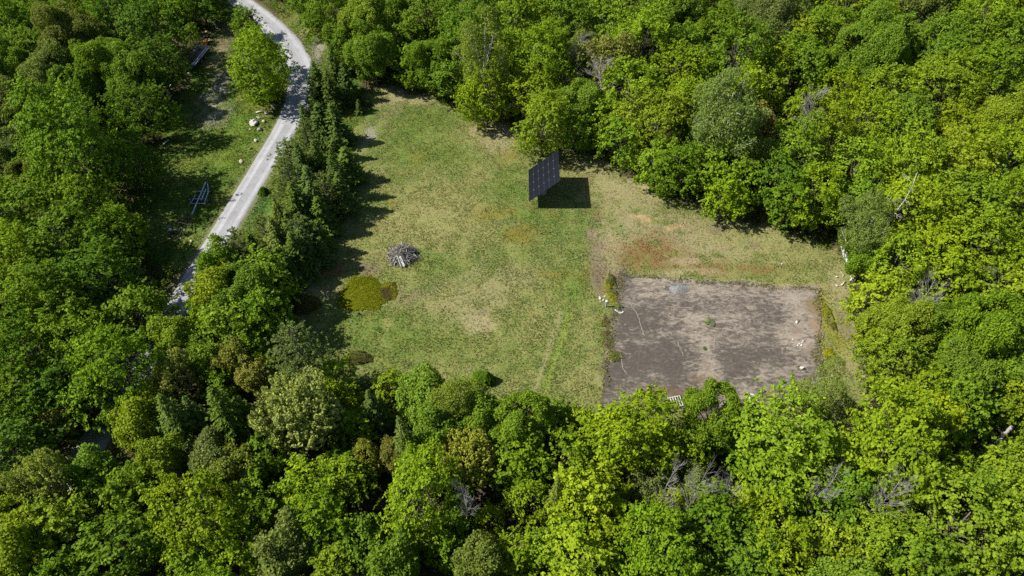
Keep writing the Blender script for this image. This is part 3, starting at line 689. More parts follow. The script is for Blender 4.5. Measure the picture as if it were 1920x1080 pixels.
# ------------------------------------------------------------------ trees
# look: proto key, base colour, words, name
LOOK = {
 'ML': ('maple', (.178, .262, .012), 'bright green clumpy broadleaf tree', 'broadleaf_tree'),
 'YL': ('maple', (.215, .285, .012), 'yellow-green clumpy broadleaf tree', 'broadleaf_tree'),
 'MM': ('maple', (.130, .215, .012), 'mid green clumpy broadleaf tree', 'broadleaf_tree'),
 'MD': ('maple', (.090, .165, .011), 'dark green clumpy broadleaf tree', 'broadleaf_tree'),
 'FO': ('fine', (.150, .190, .036), 'dull olive fine-leaved tree', 'broadleaf_tree'),
 'FG': ('fine', (.140, .225, .016), 'soft green fine-leaved tree', 'broadleaf_tree'),
 'FY': ('fine', (.185, .250, .018), 'yellowish fine-leaved tree', 'broadleaf_tree'),
 'PB': ('bud', (.280, .315, .055), 'pale tree in opening bud', 'budding_tree'),
 'BR': ('thin', (.170, .180, .026), 'brownish sparse young tree', 'young_tree'),
 'BI': ('birch', (.165, .220, .036), 'airy birch tree with white limbs', 'birch_tree'),
 'SP': ('spruce', (.075, .115, .017), 'dark conical spruce tree', 'spruce_tree'),
 'SO': ('spruce', (.105, .140, .022), 'olive conical spruce tree', 'spruce_tree'),
 'PI': ('pine', (.125, .165, .042), 'grey-green feathery pine tree', 'pine_tree'),
 'PG': ('pine', (.098, .135, .024), 'bushy olive green pine tree', 'pine_tree'),
 'DE': ('dead', (.3, .3, .3), 'bare grey dead tree', 'dead_tree'),
}
# crown centre px, crown radius px, look
TREES = [
 # top left woods
 (30, 45, 50, 'MM'), (95, 8, 40, 'MD'), (140, 70, 62, 'FO'), (200, 125, 58, 'FG'), (105, 150, 52, 'FO'), (240, 150, 46, 'FG'), (150, 265, 88, 'MM'), (20, 215, 48, 'FO'), (25, 300, 52, 'FO'),
 (215, 30, 48, 'MD'), (285, 65, 46, 'MD'), (335, 12, 34, 'MM'), (375, 5, 30, 'MD'), (265, 205, 42, 'MD'), (300, 120, 34, 'MD'), (235, 300, 44, 'MD'), (160, 170, 44, 'FG'), (70, 100, 40, 'MM'), (60, 345, 46, 'FO'),
 (325, 48, 13, 'MM'), (358, 64, 13, 'MM'), (270, 5, 30, 'MM'), (90, 230, 42, 'MM'),
 (472, 125, 50, 'ML'), (456, 45, 22, 'MM'), (492, 100, 36, 'MM'), (520, 172, 13, 'MM'),
 # left woods, middle
 (45, 395, 64, 'MM'), (175, 390, 48, 'ML'), (228, 438, 38, 'ML'), (110, 450, 60, 'MM'), (50, 490, 60, 'ML'), (190, 530, 66, 'MD'), (110, 560, 66, 'MM'), (35, 590, 60, 'ML'), (150, 630, 56, 'MM'), (60, 670, 62, 'MD'),
 (200, 465, 44, 'MD'), (275, 592, 44, 'MM'), (20, 740, 58, 'MM'), (110, 735, 44, 'MD'), (225, 690, 70, 'MM'), (180, 755, 44, 'MM'), (115, 790, 36, 'BR'), (35, 850, 58, 'MD'), (75, 780, 44, 'MD'),
 # over the road
 (420, 512, 46, 'FG'), (412, 556, 46, 'FY'), (445, 555, 52, 'FG'), (386, 600, 32, 'ML'), (490, 535, 48, 'MM'), (425, 615, 46, 'ML'), (500, 595, 42, 'MM'),
 (330, 645, 44, 'FY'), (382, 680, 40, 'FG'), (325, 712, 46, 'PB'), (440, 672, 38, 'BR'), (478, 705, 34, 'BR'), (470, 645, 36, 'MM'), (410, 725, 30, 'MM'),
 (562, 668, 66, 'PI'), (625, 715, 34, 'ML'), (495, 690, 24, 'YL'),
 # bottom left
 (260, 800, 46, 'FY'), (285, 757, 26, 'FG'), (555, 785, 76, 'PB'), (610, 770, 44, 'ML'), (98, 905, 60, 'PB'), (180, 890, 44, 'FG'), (300, 868, 44, 'FY'), (235, 930, 44, 'ML'), (400, 862, 46, 'FO'), (445, 885, 44, 'FO'),
 (372, 960, 74, 'ML'), (485, 955, 50, 'MM'), (580, 915, 48, 'ML'), (600, 990, 52, 'MM'), (530, 1040, 58, 'FO'), (230, 1030, 60, 'MM'), (120, 1005, 52, 'ML'), (40, 1035, 58, 'FY'), (30, 955, 40, 'YL'), (300, 1010, 40, 'MM'), (160, 960, 36, 'MM'),
 (440, 1040, 46, 'ML'), (350, 1060, 46, 'MM'), (500, 850, 40, 'MM'), (640, 870, 34, 'MD'),
 # bottom middle
 (645, 745, 32, 'ML'), (660, 800, 34, 'MM'), (725, 722, 28, 'YL'), (790, 755, 48, 'FG'), (860, 758, 54, 'BI'), (905, 790, 46, 'FG'), (985, 795, 58, 'FG'), (870, 868, 58, 'PB'), (1062, 870, 46, 'MM'), (1085, 800, 30, 'YL'), (1165, 822, 76, 'ML'),
 (650, 905, 44, 'ML'), (770, 945, 74, 'ML'), (780, 865, 40, 'FG'), (690, 860, 36, 'BR'), (735, 860, 30, 'BR'), (990, 935, 36, 'ML'), (1100, 940, 58, 'YL'), (962, 872, 48, 'MM'), (1015, 890, 36, 'MD'), (830, 800, 44, 'FG'),
 (905, 1060, 46, 'FO'), (965, 1040, 44, 'ML'), (740, 1055, 54, 'FG'), (690, 1015, 44, 'MM'), (835, 1025, 36, 'MM'), (1015, 1045, 40, 'ML'), (1085, 1055, 60, 'YL'), (1060, 1000, 40, 'ML'), (1230, 1035, 76, 'MM'), (1160, 1005, 38, 'ML'), (920, 975, 26, 'YL'), (860, 960, 36, 'MD'),
 (1045, 790, 30, 'MM'), (1125, 880, 36, 'MM'), (1230, 885, 34, 'ML'), (640, 1060, 46, 'ML'), (1200, 925, 34, 'FO'), (1240, 822, 24, 'YL'),
 # bottom right
 (1335, 784, 60, 'FG'), (1300, 840, 36, 'ML'), (1465, 825, 84, 'ML'), (1540, 745, 52, 'BI'), (1680, 820, 88, 'ML'), (1745, 795, 52, 'YL'), (1400, 850, 40, 'MM'), (1370, 820, 34, 'MM'), (1450, 930, 56, 'ML'), (1400, 950, 40, 'YL'), (1590, 920, 50, 'MM'), (1540, 960, 46, 'MM'),
 (1745, 915, 34, 'SO'), (1800, 760, 54, 'MM'), (1885, 770, 36, 'ML'), (1795, 880, 34, 'ML'), (1890, 880, 44, 'ML'), (1800, 1000, 90, 'ML'), (1900, 960, 52, 'ML'), (1640, 1025, 64, 'ML'), (1720, 1050, 56, 'MM'), (1460, 1020, 68, 'YL'), (1555, 1030, 46, 'YL'),
 (1320, 1005, 58, 'MD'), (1385, 1055, 52, 'MM'), (1600, 1060, 36, 'FO'), (1400, 1000, 40, 'YL'), (1260, 950, 34, 'YL'), (1300, 900, 30, 'FO'), (1900, 1050, 56, 'ML'), (1520, 880, 40, 'ML'), (1715, 890, 34, 'MM'), (1850, 930, 40, 'MM'), (1280, 860, 30, 'YL'), (1320, 940, 34, 'ML'), 
 # right woods
 (1520, 365, 46, 'ML'), (1625, 430, 48, 'BI'), (1700, 400, 58, 'YL'), (1800, 390, 58, 'ML'), (1885, 390, 54, 'ML'), (1730, 470, 54, 'YL'), (1830, 470, 58, 'ML'), (1680, 495, 50, 'ML'), (1645, 560, 44, 'YL'), (1780, 525, 44, 'ML'), (1895, 475, 46, 'ML'),
 (1680, 625, 58, 'FY'), (1755, 620, 56, 'FG'), (1845, 620, 72, 'FG'), (1675, 685, 54, 'ML'), (1785, 700, 58, 'FG'), (1890, 560, 46, 'YL'), (1895, 690, 50, 'FG'), (1730, 720, 44, 'ML'), (1840, 550, 36, 'FO'), (1650, 625, 36, 'YL'), (1640, 495, 34, 'FG'), (1900, 750, 40, 'YL'), (1860, 720, 40, 'MM'), (1620, 470, 28, 'MM'),
 # top right woods
 (1300, 15, 42, 'MD'), (1440, 35, 58, 'FO'), (1350, 55, 40, 'MM'), (1590, 15, 46, 'ML'), (1715, 25, 50, 'FO'), (1840, 40, 60, 'ML'), (1375, 110, 54, 'MM'), (1425, 130, 40, 'YL'), (1500, 120, 46, 'MM'), (1655, 95, 66, 'FG'), (1770, 85, 54, 'MM'), (1900, 90, 46, 'MM'),
 (1360, 225, 68, 'BI'), (1440, 170, 34, 'ML'), (1570, 175, 40, 'YL'), (1500, 215, 32, 'YL'), (1660, 180, 48, 'ML'), (1755, 170, 64, 'ML'), (1870, 145, 56, 'MM'), (1625, 235, 46, 'ML'), (1690, 240, 46, 'MM'), (1880, 235, 50, 'FY'), (1805, 250, 42, 'YL'), (1560, 265, 50, 'YL'), (1500, 295, 54, 'MM'),
 (1600, 315, 54, 'ML'), (1700, 310, 56, 'ML'), (1795, 315, 58, 'YL'), (1885, 310, 58, 'ML'), (1405, 300, 46, 'FO'), (1340, 275, 44, 'MM'), (1450, 340, 46, 'MD'), (1390, 345, 40, 'MM'), (1540, 60, 44, 'MM'), (1600, 90, 36, 'FO'), (1520, 10, 36, 'MD'),
 (1300, 130, 40, 'MM'), (1320, 310, 40, 'ML'), (1480, 385, 36, 'MM'), (1600, 370, 40, 'MM'), (1300, 80, 36, 'FG'), (1560, 390, 34, 'ML'), (1640, 350, 40, 'YL'), (1360, 370, 32, 'ML'), (1420, 235, 36, 'BR'), (1475, 70, 40, 'YL'),
 # top middle woods
 (572, -8, 30, 'MM'), (592, 16, 20, 'YL'), (625, 30, 40, 'MM'), (690, 45, 52, 'FY'), (700, 105, 44, 'FG'), (762, 75, 36, 'ML'), (812, 120, 42, 'FG'), (905, 115, 54, 'BI'), (912, 185, 42, 'ML'), (868, 40, 46, 'MM'), (960, 55, 48, 'ML'), (930, 12, 40, 'MM'), (1012, 115, 58, 'ML'), (985, 175, 40, 'YL'),
 (1015, 235, 46, 'ML'), (1088, 200, 44, 'FG'), (1050, 40, 46, 'MM'), (1130, 55, 50, 'ML'), (1205, 90, 58, 'ML'), (1180, 180, 56, 'ML'), (1232, 240, 62, 'YL'), (1265, 310, 44, 'MM'), (1170, 265, 36, 'MM'), (1285, 200, 44, 'ML'), (1250, 30, 50, 'FG'), (1270, 140, 46, 'ML'), (1180, 10, 36, 'MM'), (800, 30, 40, 'MM'),
 (745, 20, 36, 'FG'), (1000, 10, 36, 'ML'), (1100, 100, 36, 'FO'), (840, 150, 30, 'MM'), (640, 90, 30, 'FG'), (1085, 250, 30, 'MM'), (1060, 130, 36, 'MM'), (780, 125, 30, 'MM'), (1140, 230, 34, 'ML'), (955, 130, 36, 'YL'), (1230, 310, 34, 'ML'),
]
# conifers: tip px, base px on the ground, crown half-width px, look
CONES = [
 (593, 98, 600, 196, 20, 'SP'), (622, 95, 632, 180, 20, 'SP'), (648, 110, 655, 190, 18, 'SP'), (610, 130, 622, 205, 18, 'SP'), (560, 193, 572, 262, 16, 'SP'), (600, 185, 610, 265, 24, 'SP'), (575, 225, 585, 300, 22, 'SO'), (625, 200, 632, 270, 20, 'SP'), (650, 272, 655, 345, 20, 'SP'),
 (542, 258, 554, 340, 24, 'SO'), (560, 260, 572, 360, 26, 'SP'), (600, 265, 606, 350, 22, 'SP'), (625, 285, 632, 372, 22, 'SP'), (545, 300, 556, 390, 26, 'SO'), (580, 315, 588, 400, 24, 'SP'), (610, 330, 618, 410, 24, 'SO'), (560, 340, 570, 430, 26, 'SP'), (595, 365, 604, 440, 22, 'SP'), (535, 340, 546, 420, 22, 'SO'), (640, 330, 646, 400, 18, 'SP'),
 (520, 370, 532, 450, 22, 'SO'), (545, 385, 556, 465, 24, 'SP'), (498, 398, 510, 470, 22, 'SO'), (520, 415, 532, 500, 26, 'SO'), (575, 400, 584, 470, 22, 'SP'), (500, 450, 514, 530, 24, 'SP'), (548, 435, 560, 510, 22, 'SP'), (448, 425, 458, 482, 16, 'SO'), (478, 432, 490, 500, 20, 'SP'), (596, 410, 604, 470, 16, 'SP'), (635, 240, 640, 300, 16, 'SP'), (540, 480, 552, 540, 18, 'SP'),
 (458, 452, 470, 522, 22, 'PG'), (490, 470, 504, 545, 24, 'SP'), (530, 455, 540, 535, 24, 'SP'), (575, 440, 582, 510, 22, 'SP'), (600, 448, 606, 500, 16, 'SP'), (562, 400, 572, 480, 24, 'SO'), (585, 345, 594, 425, 24, 'SP'),
 (655, 162, 658, 195, 10, 'SP'), (670, 185, 672, 208, 9, 'SP'),
 (305, 738, 372, 848, 40, 'SP'), (392, 722, 462, 842, 44, 'SP'), (346, 742, 400, 830, 30, 'SP'), (440, 742, 490, 830, 30, 'SP'), (672, 730, 712, 812, 26, 'SP'), (742, 778, 768, 872, 24, 'SO'), (945, 838, 952, 900, 16, 'SO'), (1045, 890, 1038, 975, 20, 'SO'), (700, 745, 730, 810, 18, 'SP'),
]
DEADS = [(1128, 140, 34, 0), (1086, 95, 24, 2), (1310, 915, 30, 1), (1362, 918, 26, 2), (1730, 560, 28, 1), (1545, 915, 30, 0), (1665, 925, 34, 1), (1255, 905, 24, 2), (1525, 200, 28, 0), (870, 935, 22, 2)]
RECS = []      # dicts of every tree for the labels
cnt = {}
def put_tree(look, x, y, Rr, px, py, zsq=1.0, pick=None, rot=None):
    key, colr, words, name = LOOK[look]
    L = PROTO[key]; k = cnt.get(look, 0); cnt[look] = k + 1
    best = sorted(set(q[2] for q in L), key=lambda q: abs(math.log(q / Rr)))[0]
    c = [q for q in L if q[2] == best]
    pr = pick or c[k % len(c)]
    s = Rr / pr[2]
    rt = random.uniform(0, 6.28) if rot is None else rot
    o = add(name, None, None, (x, y, 0), rt); o.empty_display_size = .3
    tr = add('trunk', pr[1], o); cr = add('crown', pr[0], o)
    ax_ = random.uniform(.9, 1.13) if key != 'spruce' else 1.0; o.scale = (s * ax_, s / ax_, s * zsq)
    o.rotation_euler = (random.uniform(-.06, .06), random.uniform(-.06, .06), rt) if key in ('maple', 'fine', 'bud', 'thin') else (0, 0, rt)
    j = random.uniform(-.11, .11); h = random.uniform(-.05, .05)
    cr.color = (max(.01, colr[0] * (1 + j + h)), colr[1] * (1 + j), max(.004, colr[2] * (1 + j) * random.uniform(.7, 1.4)), 1)
    RECS.append(dict(idx=len(RECS), o=o, look=look, px=px, py=py, x=x, y=y, R=Rr, words=words))
    return o
def top_scale(Rr, look):
    return random.uniform(.9, 1.08)
HF = {'maple': (2.9, 3.0), 'fine': (2.9, 3.0), 'bud': (2.8, 0), 'birch': (3.1, 0), 'thin': (3.1, 0), 'pine': (3.1, 0), 'dead': (3.7, 0)}
def place_px(u, v, rpx, look, pick=None, zs=None):
    key = LOOK[look][0]; L = PROTO[key]
    Rr = rpx / ppm(u, v, 8) * 1.04
    best = sorted(L, key=lambda q: abs(math.log(q[2] / Rr)))[0] if pick is None else pick
    H = best[3] * Rr / best[2]; zs = zs or random.uniform(.92, 1.08); H *= zs
    hc = H * .57
    x, y, _ = G(u, v, hc)
    return put_tree(look, x, y, Rr, u, v, zs, pick)
for (u, v, r_, lk) in TREES: place_px(u, v, r_, lk, None, random.uniform(1.03, 1.18) if 150 < u < 320 and v < 500 else None)
for ci_, (u0, v0, u1, v1, w, lk) in enumerate(CONES):
    if v0 < 520:
        du_, dv_ = random.uniform(0, 9), random.uniform(-7, 7); u0 += du_; u1 += du_; v0 += dv_ + random.uniform(-8, 10); v1 += dv_; w *= random.uniform(.8, 1.2)
        if lk == 'SO' and ci_ % 3 < 2: lk = 'PG'; w *= .95
    x, y, _ = G(u1, v1)
    Rr = (1.6 if v1 < 560 else 1.4) * w / ppm(u1, v1, 3)
    # height from the tip pixel above the base
    lo, hi = .5, 30.0
    for _ in range(40):
        md = (lo + hi) / 2
        if proj(x, y, md)[1] > v0: lo = md
        else: hi = md
    L = PROTO['spruce'] if lk != 'PG' else PROTO['pine'][1:]; pr = min(L, key=lambda q: abs(math.log((q[3] / q[2]) / (lo / Rr))) + .3 * abs(math.log(q[3] / lo)))
    put_tree(lk, x, y, Rr, (u0 + u1) / 2, (v0 + v1) / 2, (lo / pr[3]) / (Rr / pr[2]), pr)
for (u, v, r_, k) in DEADS:
    pr = PROTO['dead'][k]; Rr = 1.25 * r_ / ppm(u, v, 9); H = max(12.5, 3.4 * Rr)
    x, y, _ = G(u, v, H * .74); put_tree('DE', x, y, Rr, u, v, H / (pr[3] * Rr / pr[2]), pr)

# the leafless white birch at the right edge of the meadow
x, y, _ = G(1628, 490)
ob = add('birch_tree', None, None, (x, y, 0), .6)
add('trunk', PROTO['deadbirch'][0][1], ob); add('crown', PROTO['deadbirch'][0][0], ob)
tag(ob, 'leafless white birch with crooked limbs rising above the right edge of the meadow', 'tree', 'woodland trees')

# filler trees in the gaps of the wood and a margin beyond the picture
def forest_ok(x, y, marg):
    X = np.array([x]); Y = np.array([y])
    for dx, dy in ((0, 0), (marg, 0), (-marg, 0), (0, marg), (0, -marg)):
        for poly in (FIELD, YARD, VERGE):
            if in_poly(X + dx, Y + dy, poly)[0]: return False
    return dist_line(X, Y, road_xy)[0][0] > 2.6 + marg * .6
frng = random.Random(11)
ex = [(t['x'], t['y'], t['R']) for t in RECS]
OUT = []
for _ in range(5000):
    y = frng.uniform(17, 140); wd = .76 * (math.cos(PITCH) * y + CAMH * math.sin(PITCH)) + 3
    x = frng.uniform(-wd, wd); Rr = frng.uniform(2.4, 4.6)
    if any((x - a) ** 2 + (y - b) ** 2 < (.80 * q + .80 * Rr) ** 2 for a, b, q in ex): continue
    if not forest_ok(x, y, Rr * .8): continue
    u, v, _d = proj(x, y, 2.6 * Rr)
    lk = frng.choices(['ML', 'MM', 'FG', 'FY', 'YL', 'FO', 'MD', 'BR'], [3, 4, 2, 1.5, 1.5, 1, 2, .5] if u > 900 else [1.5, 4, 2.5, 1, .6, 1.4, 3, .7])[0]
    if 215 < u < 360 and 370 < v < 490 or 1780 < u < 1910 and 785 < v < 870: continue
    if u < -12 or u > 1932 or v < -8 or v > 1110: continue
    ex.append((x, y, Rr))
    put_tree(lk, x, y, Rr, u, v, frng.uniform(.9, 1.15))

# the wood that goes on beyond the picture, one mass
def surrounding_forest():
    pts = []; r = random.Random(23)
    for _ in range(9000):
        y = r.uniform(-25, 205); x = r.uniform(-150, 150); Rr = r.uniform(2.6, 4.4)
        u, v, dpt = proj(x, y, 2.0 * Rr); u0, v0, _d = proj(x, y, 0)
        mg = Rr * FPX / dpt * .8
        if -12 - mg < u < 1932 + mg and v > -8 - mg and v < 1110 + mg: continue
        if y < 8 and abs(x) < 12 and y > -12: continue
        if any((x - a) ** 2 + (y - b) ** 2 < (.78 * (q + Rr)) ** 2 for a, b, q in ex) or not forest_ok(x, y, Rr * .6): continue
        ex.append((x, y, Rr)); pts.append((x, y, Rr))
    me = np_mesh('surrounding_forest', np.array([(a, b, 0) for a, b, q in pts]), np.zeros((0, 3), int), {'size': np.array([q / 4.0 for a, b, q in pts])})
    o = add('surrounding_forest', me); o.color = (.14, .21, .012, 1)
    col = bpy.data.collections.new('forest_kinds')
    seen = set()
    for t in RECS:
        if t['look'] in ('ML', 'MM', 'FG', 'YL', 'MD', 'FY') and abs(t['R'] - 4) < 1.2:
            c = t['o'].children[1] if t['o'].children[1].name.startswith('crown') else t['o'].children[0]
            if (c.data.name, t['look']) not in seen and len(seen) < 18: seen.add((c.data.name, t['look'])); col.objects.link(c)
    ng = bpy.data.node_groups.new('forest_scatter', 'GeometryNodeTree')
    ng.interface.new_socket('Geometry', in_out='INPUT', socket_type='NodeSocketGeometry'); ng.interface.new_socket('Geometry', in_out='OUTPUT', socket_type='NodeSocketGeometry')
    N = ng.nodes.new; L = ng.links.new
    gi, go, ip, ci = N('NodeGroupInput'), N('NodeGroupOutput'), N('GeometryNodeInstanceOnPoints'), N('GeometryNodeCollectionInfo')
    ci.inputs['Collection'].default_value = col; ci.inputs['Separate Children'].default_value = True; ci.inputs['Reset Children'].default_value = True
    rv = N('FunctionNodeRandomValue'); rv.data_type = 'FLOAT_VECTOR'; rv.inputs[0].default_value = (-.05, -.05, 0); rv.inputs[1].default_value = (.05, .05, 6.28)
    na = N('GeometryNodeInputNamedAttribute'); na.data_type = 'FLOAT'; na.inputs['Name'].default_value = 'size'
    L(gi.outputs[0], ip.inputs['Points']); L(ci.outputs[0], ip.inputs['Instance']); ip.inputs['Pick Instance'].default_value = True
    L(rv.outputs[0], ip.inputs['Rotation']); L(na.outputs[0], ip.inputs['Scale']); L(ip.outputs[0], go.inputs[0])
    md = o.modifiers.new('scatter', 'NODES'); md.node_group = ng
    tag(o, 'unbroken green broadleaf forest all round the clearing', 'forest', None, 'stuff')
surrounding_forest()

# labels that single each tree out
def zone(u, v, lk):
    if u < -10 or u > 1930 or v < -10 or v > 1090:
        return 'cut off by the left edge' if u < -10 else 'cut off by the right edge' if u > 1930 else 'cut off by the top edge' if v < -10 else 'cut off by the bottom edge'
    if v < 170 and u < 420: return 'in the top left corner woods'
    if v < 360 and u < 420: return 'left of the yard'
    if v < 250 and u < 545: return 'between yard and gravel road'
    if u < 330 and v < 520: return 'at the left edge halfway up'
    if u < 330 and v < 720: return 'left of where the road disappears'
    if lk in ('SP', 'SO', 'PG') and u < 700 and v < 510 and v > 80 and u > 420: return 'at the road bend end of the conifer row' if v < 225 else 'in the upper conifer row by the meadow' if v < 310 else 'in the middle of the conifer row' if v < 385 else 'at the lower end of the conifer row'
    if 330 <= u < 540 and 440 < v < 560: return 'hiding the lower road'
    if 330 <= u < 660 and 440 < v < 720: return 'at the lower left corner of the meadow'
    if v < 130:
        if u < 860: return 'at the top beside the road bend'
        if u < 1130: return 'at the top behind the solar array'
        if u < 1400: return 'at the top right of the solar array'
        if u < 1660: return 'at the top above the slab'
        return 'in the top right corner'
    if v < 420:
        if u < 1130: return 'by the meadow behind the solar array'
        if u < 1330: return 'by the meadow right of the solar array'
        if u < 1580: return 'above the slab beyond the meadow'
        if v < 260: return 'in the upper right woods'
        return 'at the right edge one third down'
    if v < 740 and u > 1560: return 'right of the slab' if v < 580 else 'right of the slab\'s lower half'
    if v < 900:
        if u < 330: return 'at the left edge three quarters down'
        if u < 640: return 'below the lower left meadow corner'
        if u < 960: return 'along the bottom meadow edge'
        if u < 1270: return 'just below the slab\'s left corner'
        if u < 1560: return 'just below the slab'
        return 'below right of the slab'
    if u < 330: return 'in the bottom left corner'
    if u < 640: return 'on the bottom edge left of centre'
    if u < 960: return 'on the bottom edge near the centre'
    if u < 1270: return 'on the bottom edge right of centre'
    if u < 1560: return 'on the bottom edge under the slab'
    return 'in the bottom right corner'
ORD = ['leftmost', 'second from left', 'third from left', 'fourth from left', 'fifth from left', 'sixth from left', 'seventh from left', 'eighth from left', 'ninth from left', 'tenth from left', 'eleventh from left', 'twelfth from left']
ORDT = ['topmost', 'second from top', 'third from top', 'fourth from top', 'fifth from top', 'sixth from top', 'seventh from top', 'eighth from top', 'ninth from top', 'tenth from top', 'eleventh from top', 'twelfth from top', 'thirteenth from top']
grp = {}
for t in RECS: grp.setdefault((t['words'], zone(t['px'], t['py'], t['look'])), []).append(t)
for (w, z), L in grp.items():
    side = 'left edge' in z or 'right edge' in z and 'cut' in z
    L.sort(key=lambda t: t['py'] if side else t['px'])
    for i, t in enumerate(L):
        if len(L) == 1: lab = 'the one ' + w + ' ' + z
        else: lab = w + ' ' + z + ', ' + ((ORDT[i] if i < len(L) - 1 else 'lowest') if side else ORD[i] if i < len(L) - 1 and i < len(ORD) else 'rightmost' if i == len(L) - 1 else 'further right')
        tag(t['o'], lab, 'tree', 'woodland trees')
# ------------------------------------------------------------------ ground cover: grass and undergrowth (nobody could count these)
def ground_cover():
    r = np.random.default_rng(5)
    allp = FIELD + YARD + VERGE
    xs = [p[0] for p in allp]; ys = [p[1] for p in allp]
    n = 560000
    X = r.uniform(min(xs), max(xs), n); Y = r.uniform(min(ys), max(ys), n)
    f, yd, vg = masks(X, Y); op = f | yd | vg
    d, t, sd = dist_line(X, Y, road_xy)
    op &= d > 1.95 + .5 * r.random(n)
    ins = in_poly(X, Y, SLAB); sc_ = np.array(SLAB).mean(0)
    de = dist_line(X, Y, [tuple(q) for q in SLAB] + [tuple(SLAB[0])])[0]
    rim = ins & (de < 1.5 * fbm(X * .5, Y * .5, 95, 4) ** 1.2 + .25 * r.random(n) - .05)
    op &= (~ins) | rim
    dens = fbm(X * .6, Y * .6, 91, 4); op &= dens + r.normal(0, .12, n) > .36
    X, Y = X[op], Y[op]; yv = (yd | vg)[op]; rim = rim[op]; m = len(X)
    col, _ = ground_col(X, Y)
    lum = col.sum(1)
    h = r.uniform(.04, .11, m) * np.where(yv, 1.5, 1.0) * (.5 + fbm(X * .9, Y * .9, 93)); bare = (col[:, 0] > col[:, 1] * 1.02) & (r.random(m) < .6)
    k = (~bare) | rim; X, Y, h, col, rim = X[k], Y[k], h[k], col[k], rim[k]; m = len(X)
    h = np.where(rim, h * 1.8, h); col = np.where(rim[:, None] & (r.random(m) < .5)[:, None], np.array([.15, .14, .05]), col)
    a = r.uniform(0, 6.28, m); nor = unit(np.stack([np.cos(a), np.sin(a), r.uniform(.9, 2.4, m)], 1))
    up = np.stack([r.normal(0, .45, m), r.normal(0, .45, m), np.ones(m)], 1)
    V, F = leaf_quads(np.stack([X, Y, h * .5 + np.where(rim, .1, 0)], 1), nor, h * 1.25, r.uniform(.10, .22, m), r, up)
    col = col * r.uniform(.85, 1.45, m)[:, None]
    c4 = np.repeat(np.hstack([col, np.ones((m, 1))]), 4, 0)
    me = np_mesh('grass', V, F, {'col': c4, 'tint': np.repeat(np.clip(r.normal(.5, .22, m), 0, 1), 4)}, False, [GRASS])
    tag(add('grass', me), 'short patchy meadow grass', 'grass', None, 'stuff')
    # undergrowth on the woodland floor
    n = 150000
    Y = r.uniform(12, 150, n); wd = .76 * (math.cos(PITCH) * Y + CAMH * math.sin(PITCH)) + 10; X = r.uniform(-1, 1, n) * wd
    f, yd, vg = masks(X, Y); d, t, sd = dist_line(X, Y, road_xy)
    ok = ~(f | yd | vg) & (d > 2.6) & ~in_poly(X, Y, SLAB) & (fbm(X * .3, Y * .3, 97) > .40)
    X, Y = X[ok], Y[ok]; m = len(X)
    edge = np.zeros(m, bool)
    for dx, dy in ((3.2, 0), (-3.2, 0), (0, 3.2), (0, -3.2)):
        a_, b_, c_ = masks(X + dx, Y + dy); edge |= a_ | b_ | c_
    rep_ = np.where(edge, 7, 1); X = np.repeat(X, rep_); Y = np.repeat(Y, rep_); edge = np.repeat(edge, rep_); m = len(X)
    X = X + edge * r.normal(0, .5, m); Y = Y + edge * r.normal(0, .5, m)
    z = np.where(edge, 2.0, 1.0) * r.uniform(.1, 1.3, m) * sst(.4, .7, fbm(X * .3, Y * .3, 97)) + .1
    nor = unit(r.normal(0, .5, (m, 3)) + np.array([-.1, 0, 1.0])); s = r.uniform(.24, .5, m) * np.where(edge, .8, 1.1)
    V, F = leaf_quads(np.stack([X, Y, z], 1), nor, s, s * .7, r)
    g = fbm(X * .15, Y * .15, 99)[:, None]
    col = np.array([.07, .125, .015]) * (1 - g) + np.array([.115, .15, .02]) * g
    c4 = np.repeat(np.hstack([col * r.uniform(.7, 1.25, m)[:, None], np.ones((m, 1))]), 4, 0)
    me = np_mesh('undergrowth', V, F, {'col': c4, 'tint': np.repeat(r.random(m), 4)}, False, [GRASS])
    tag(add('undergrowth', me), 'low leafy undergrowth on the woodland floor', 'undergrowth', None, 'stuff')
ground_cover()

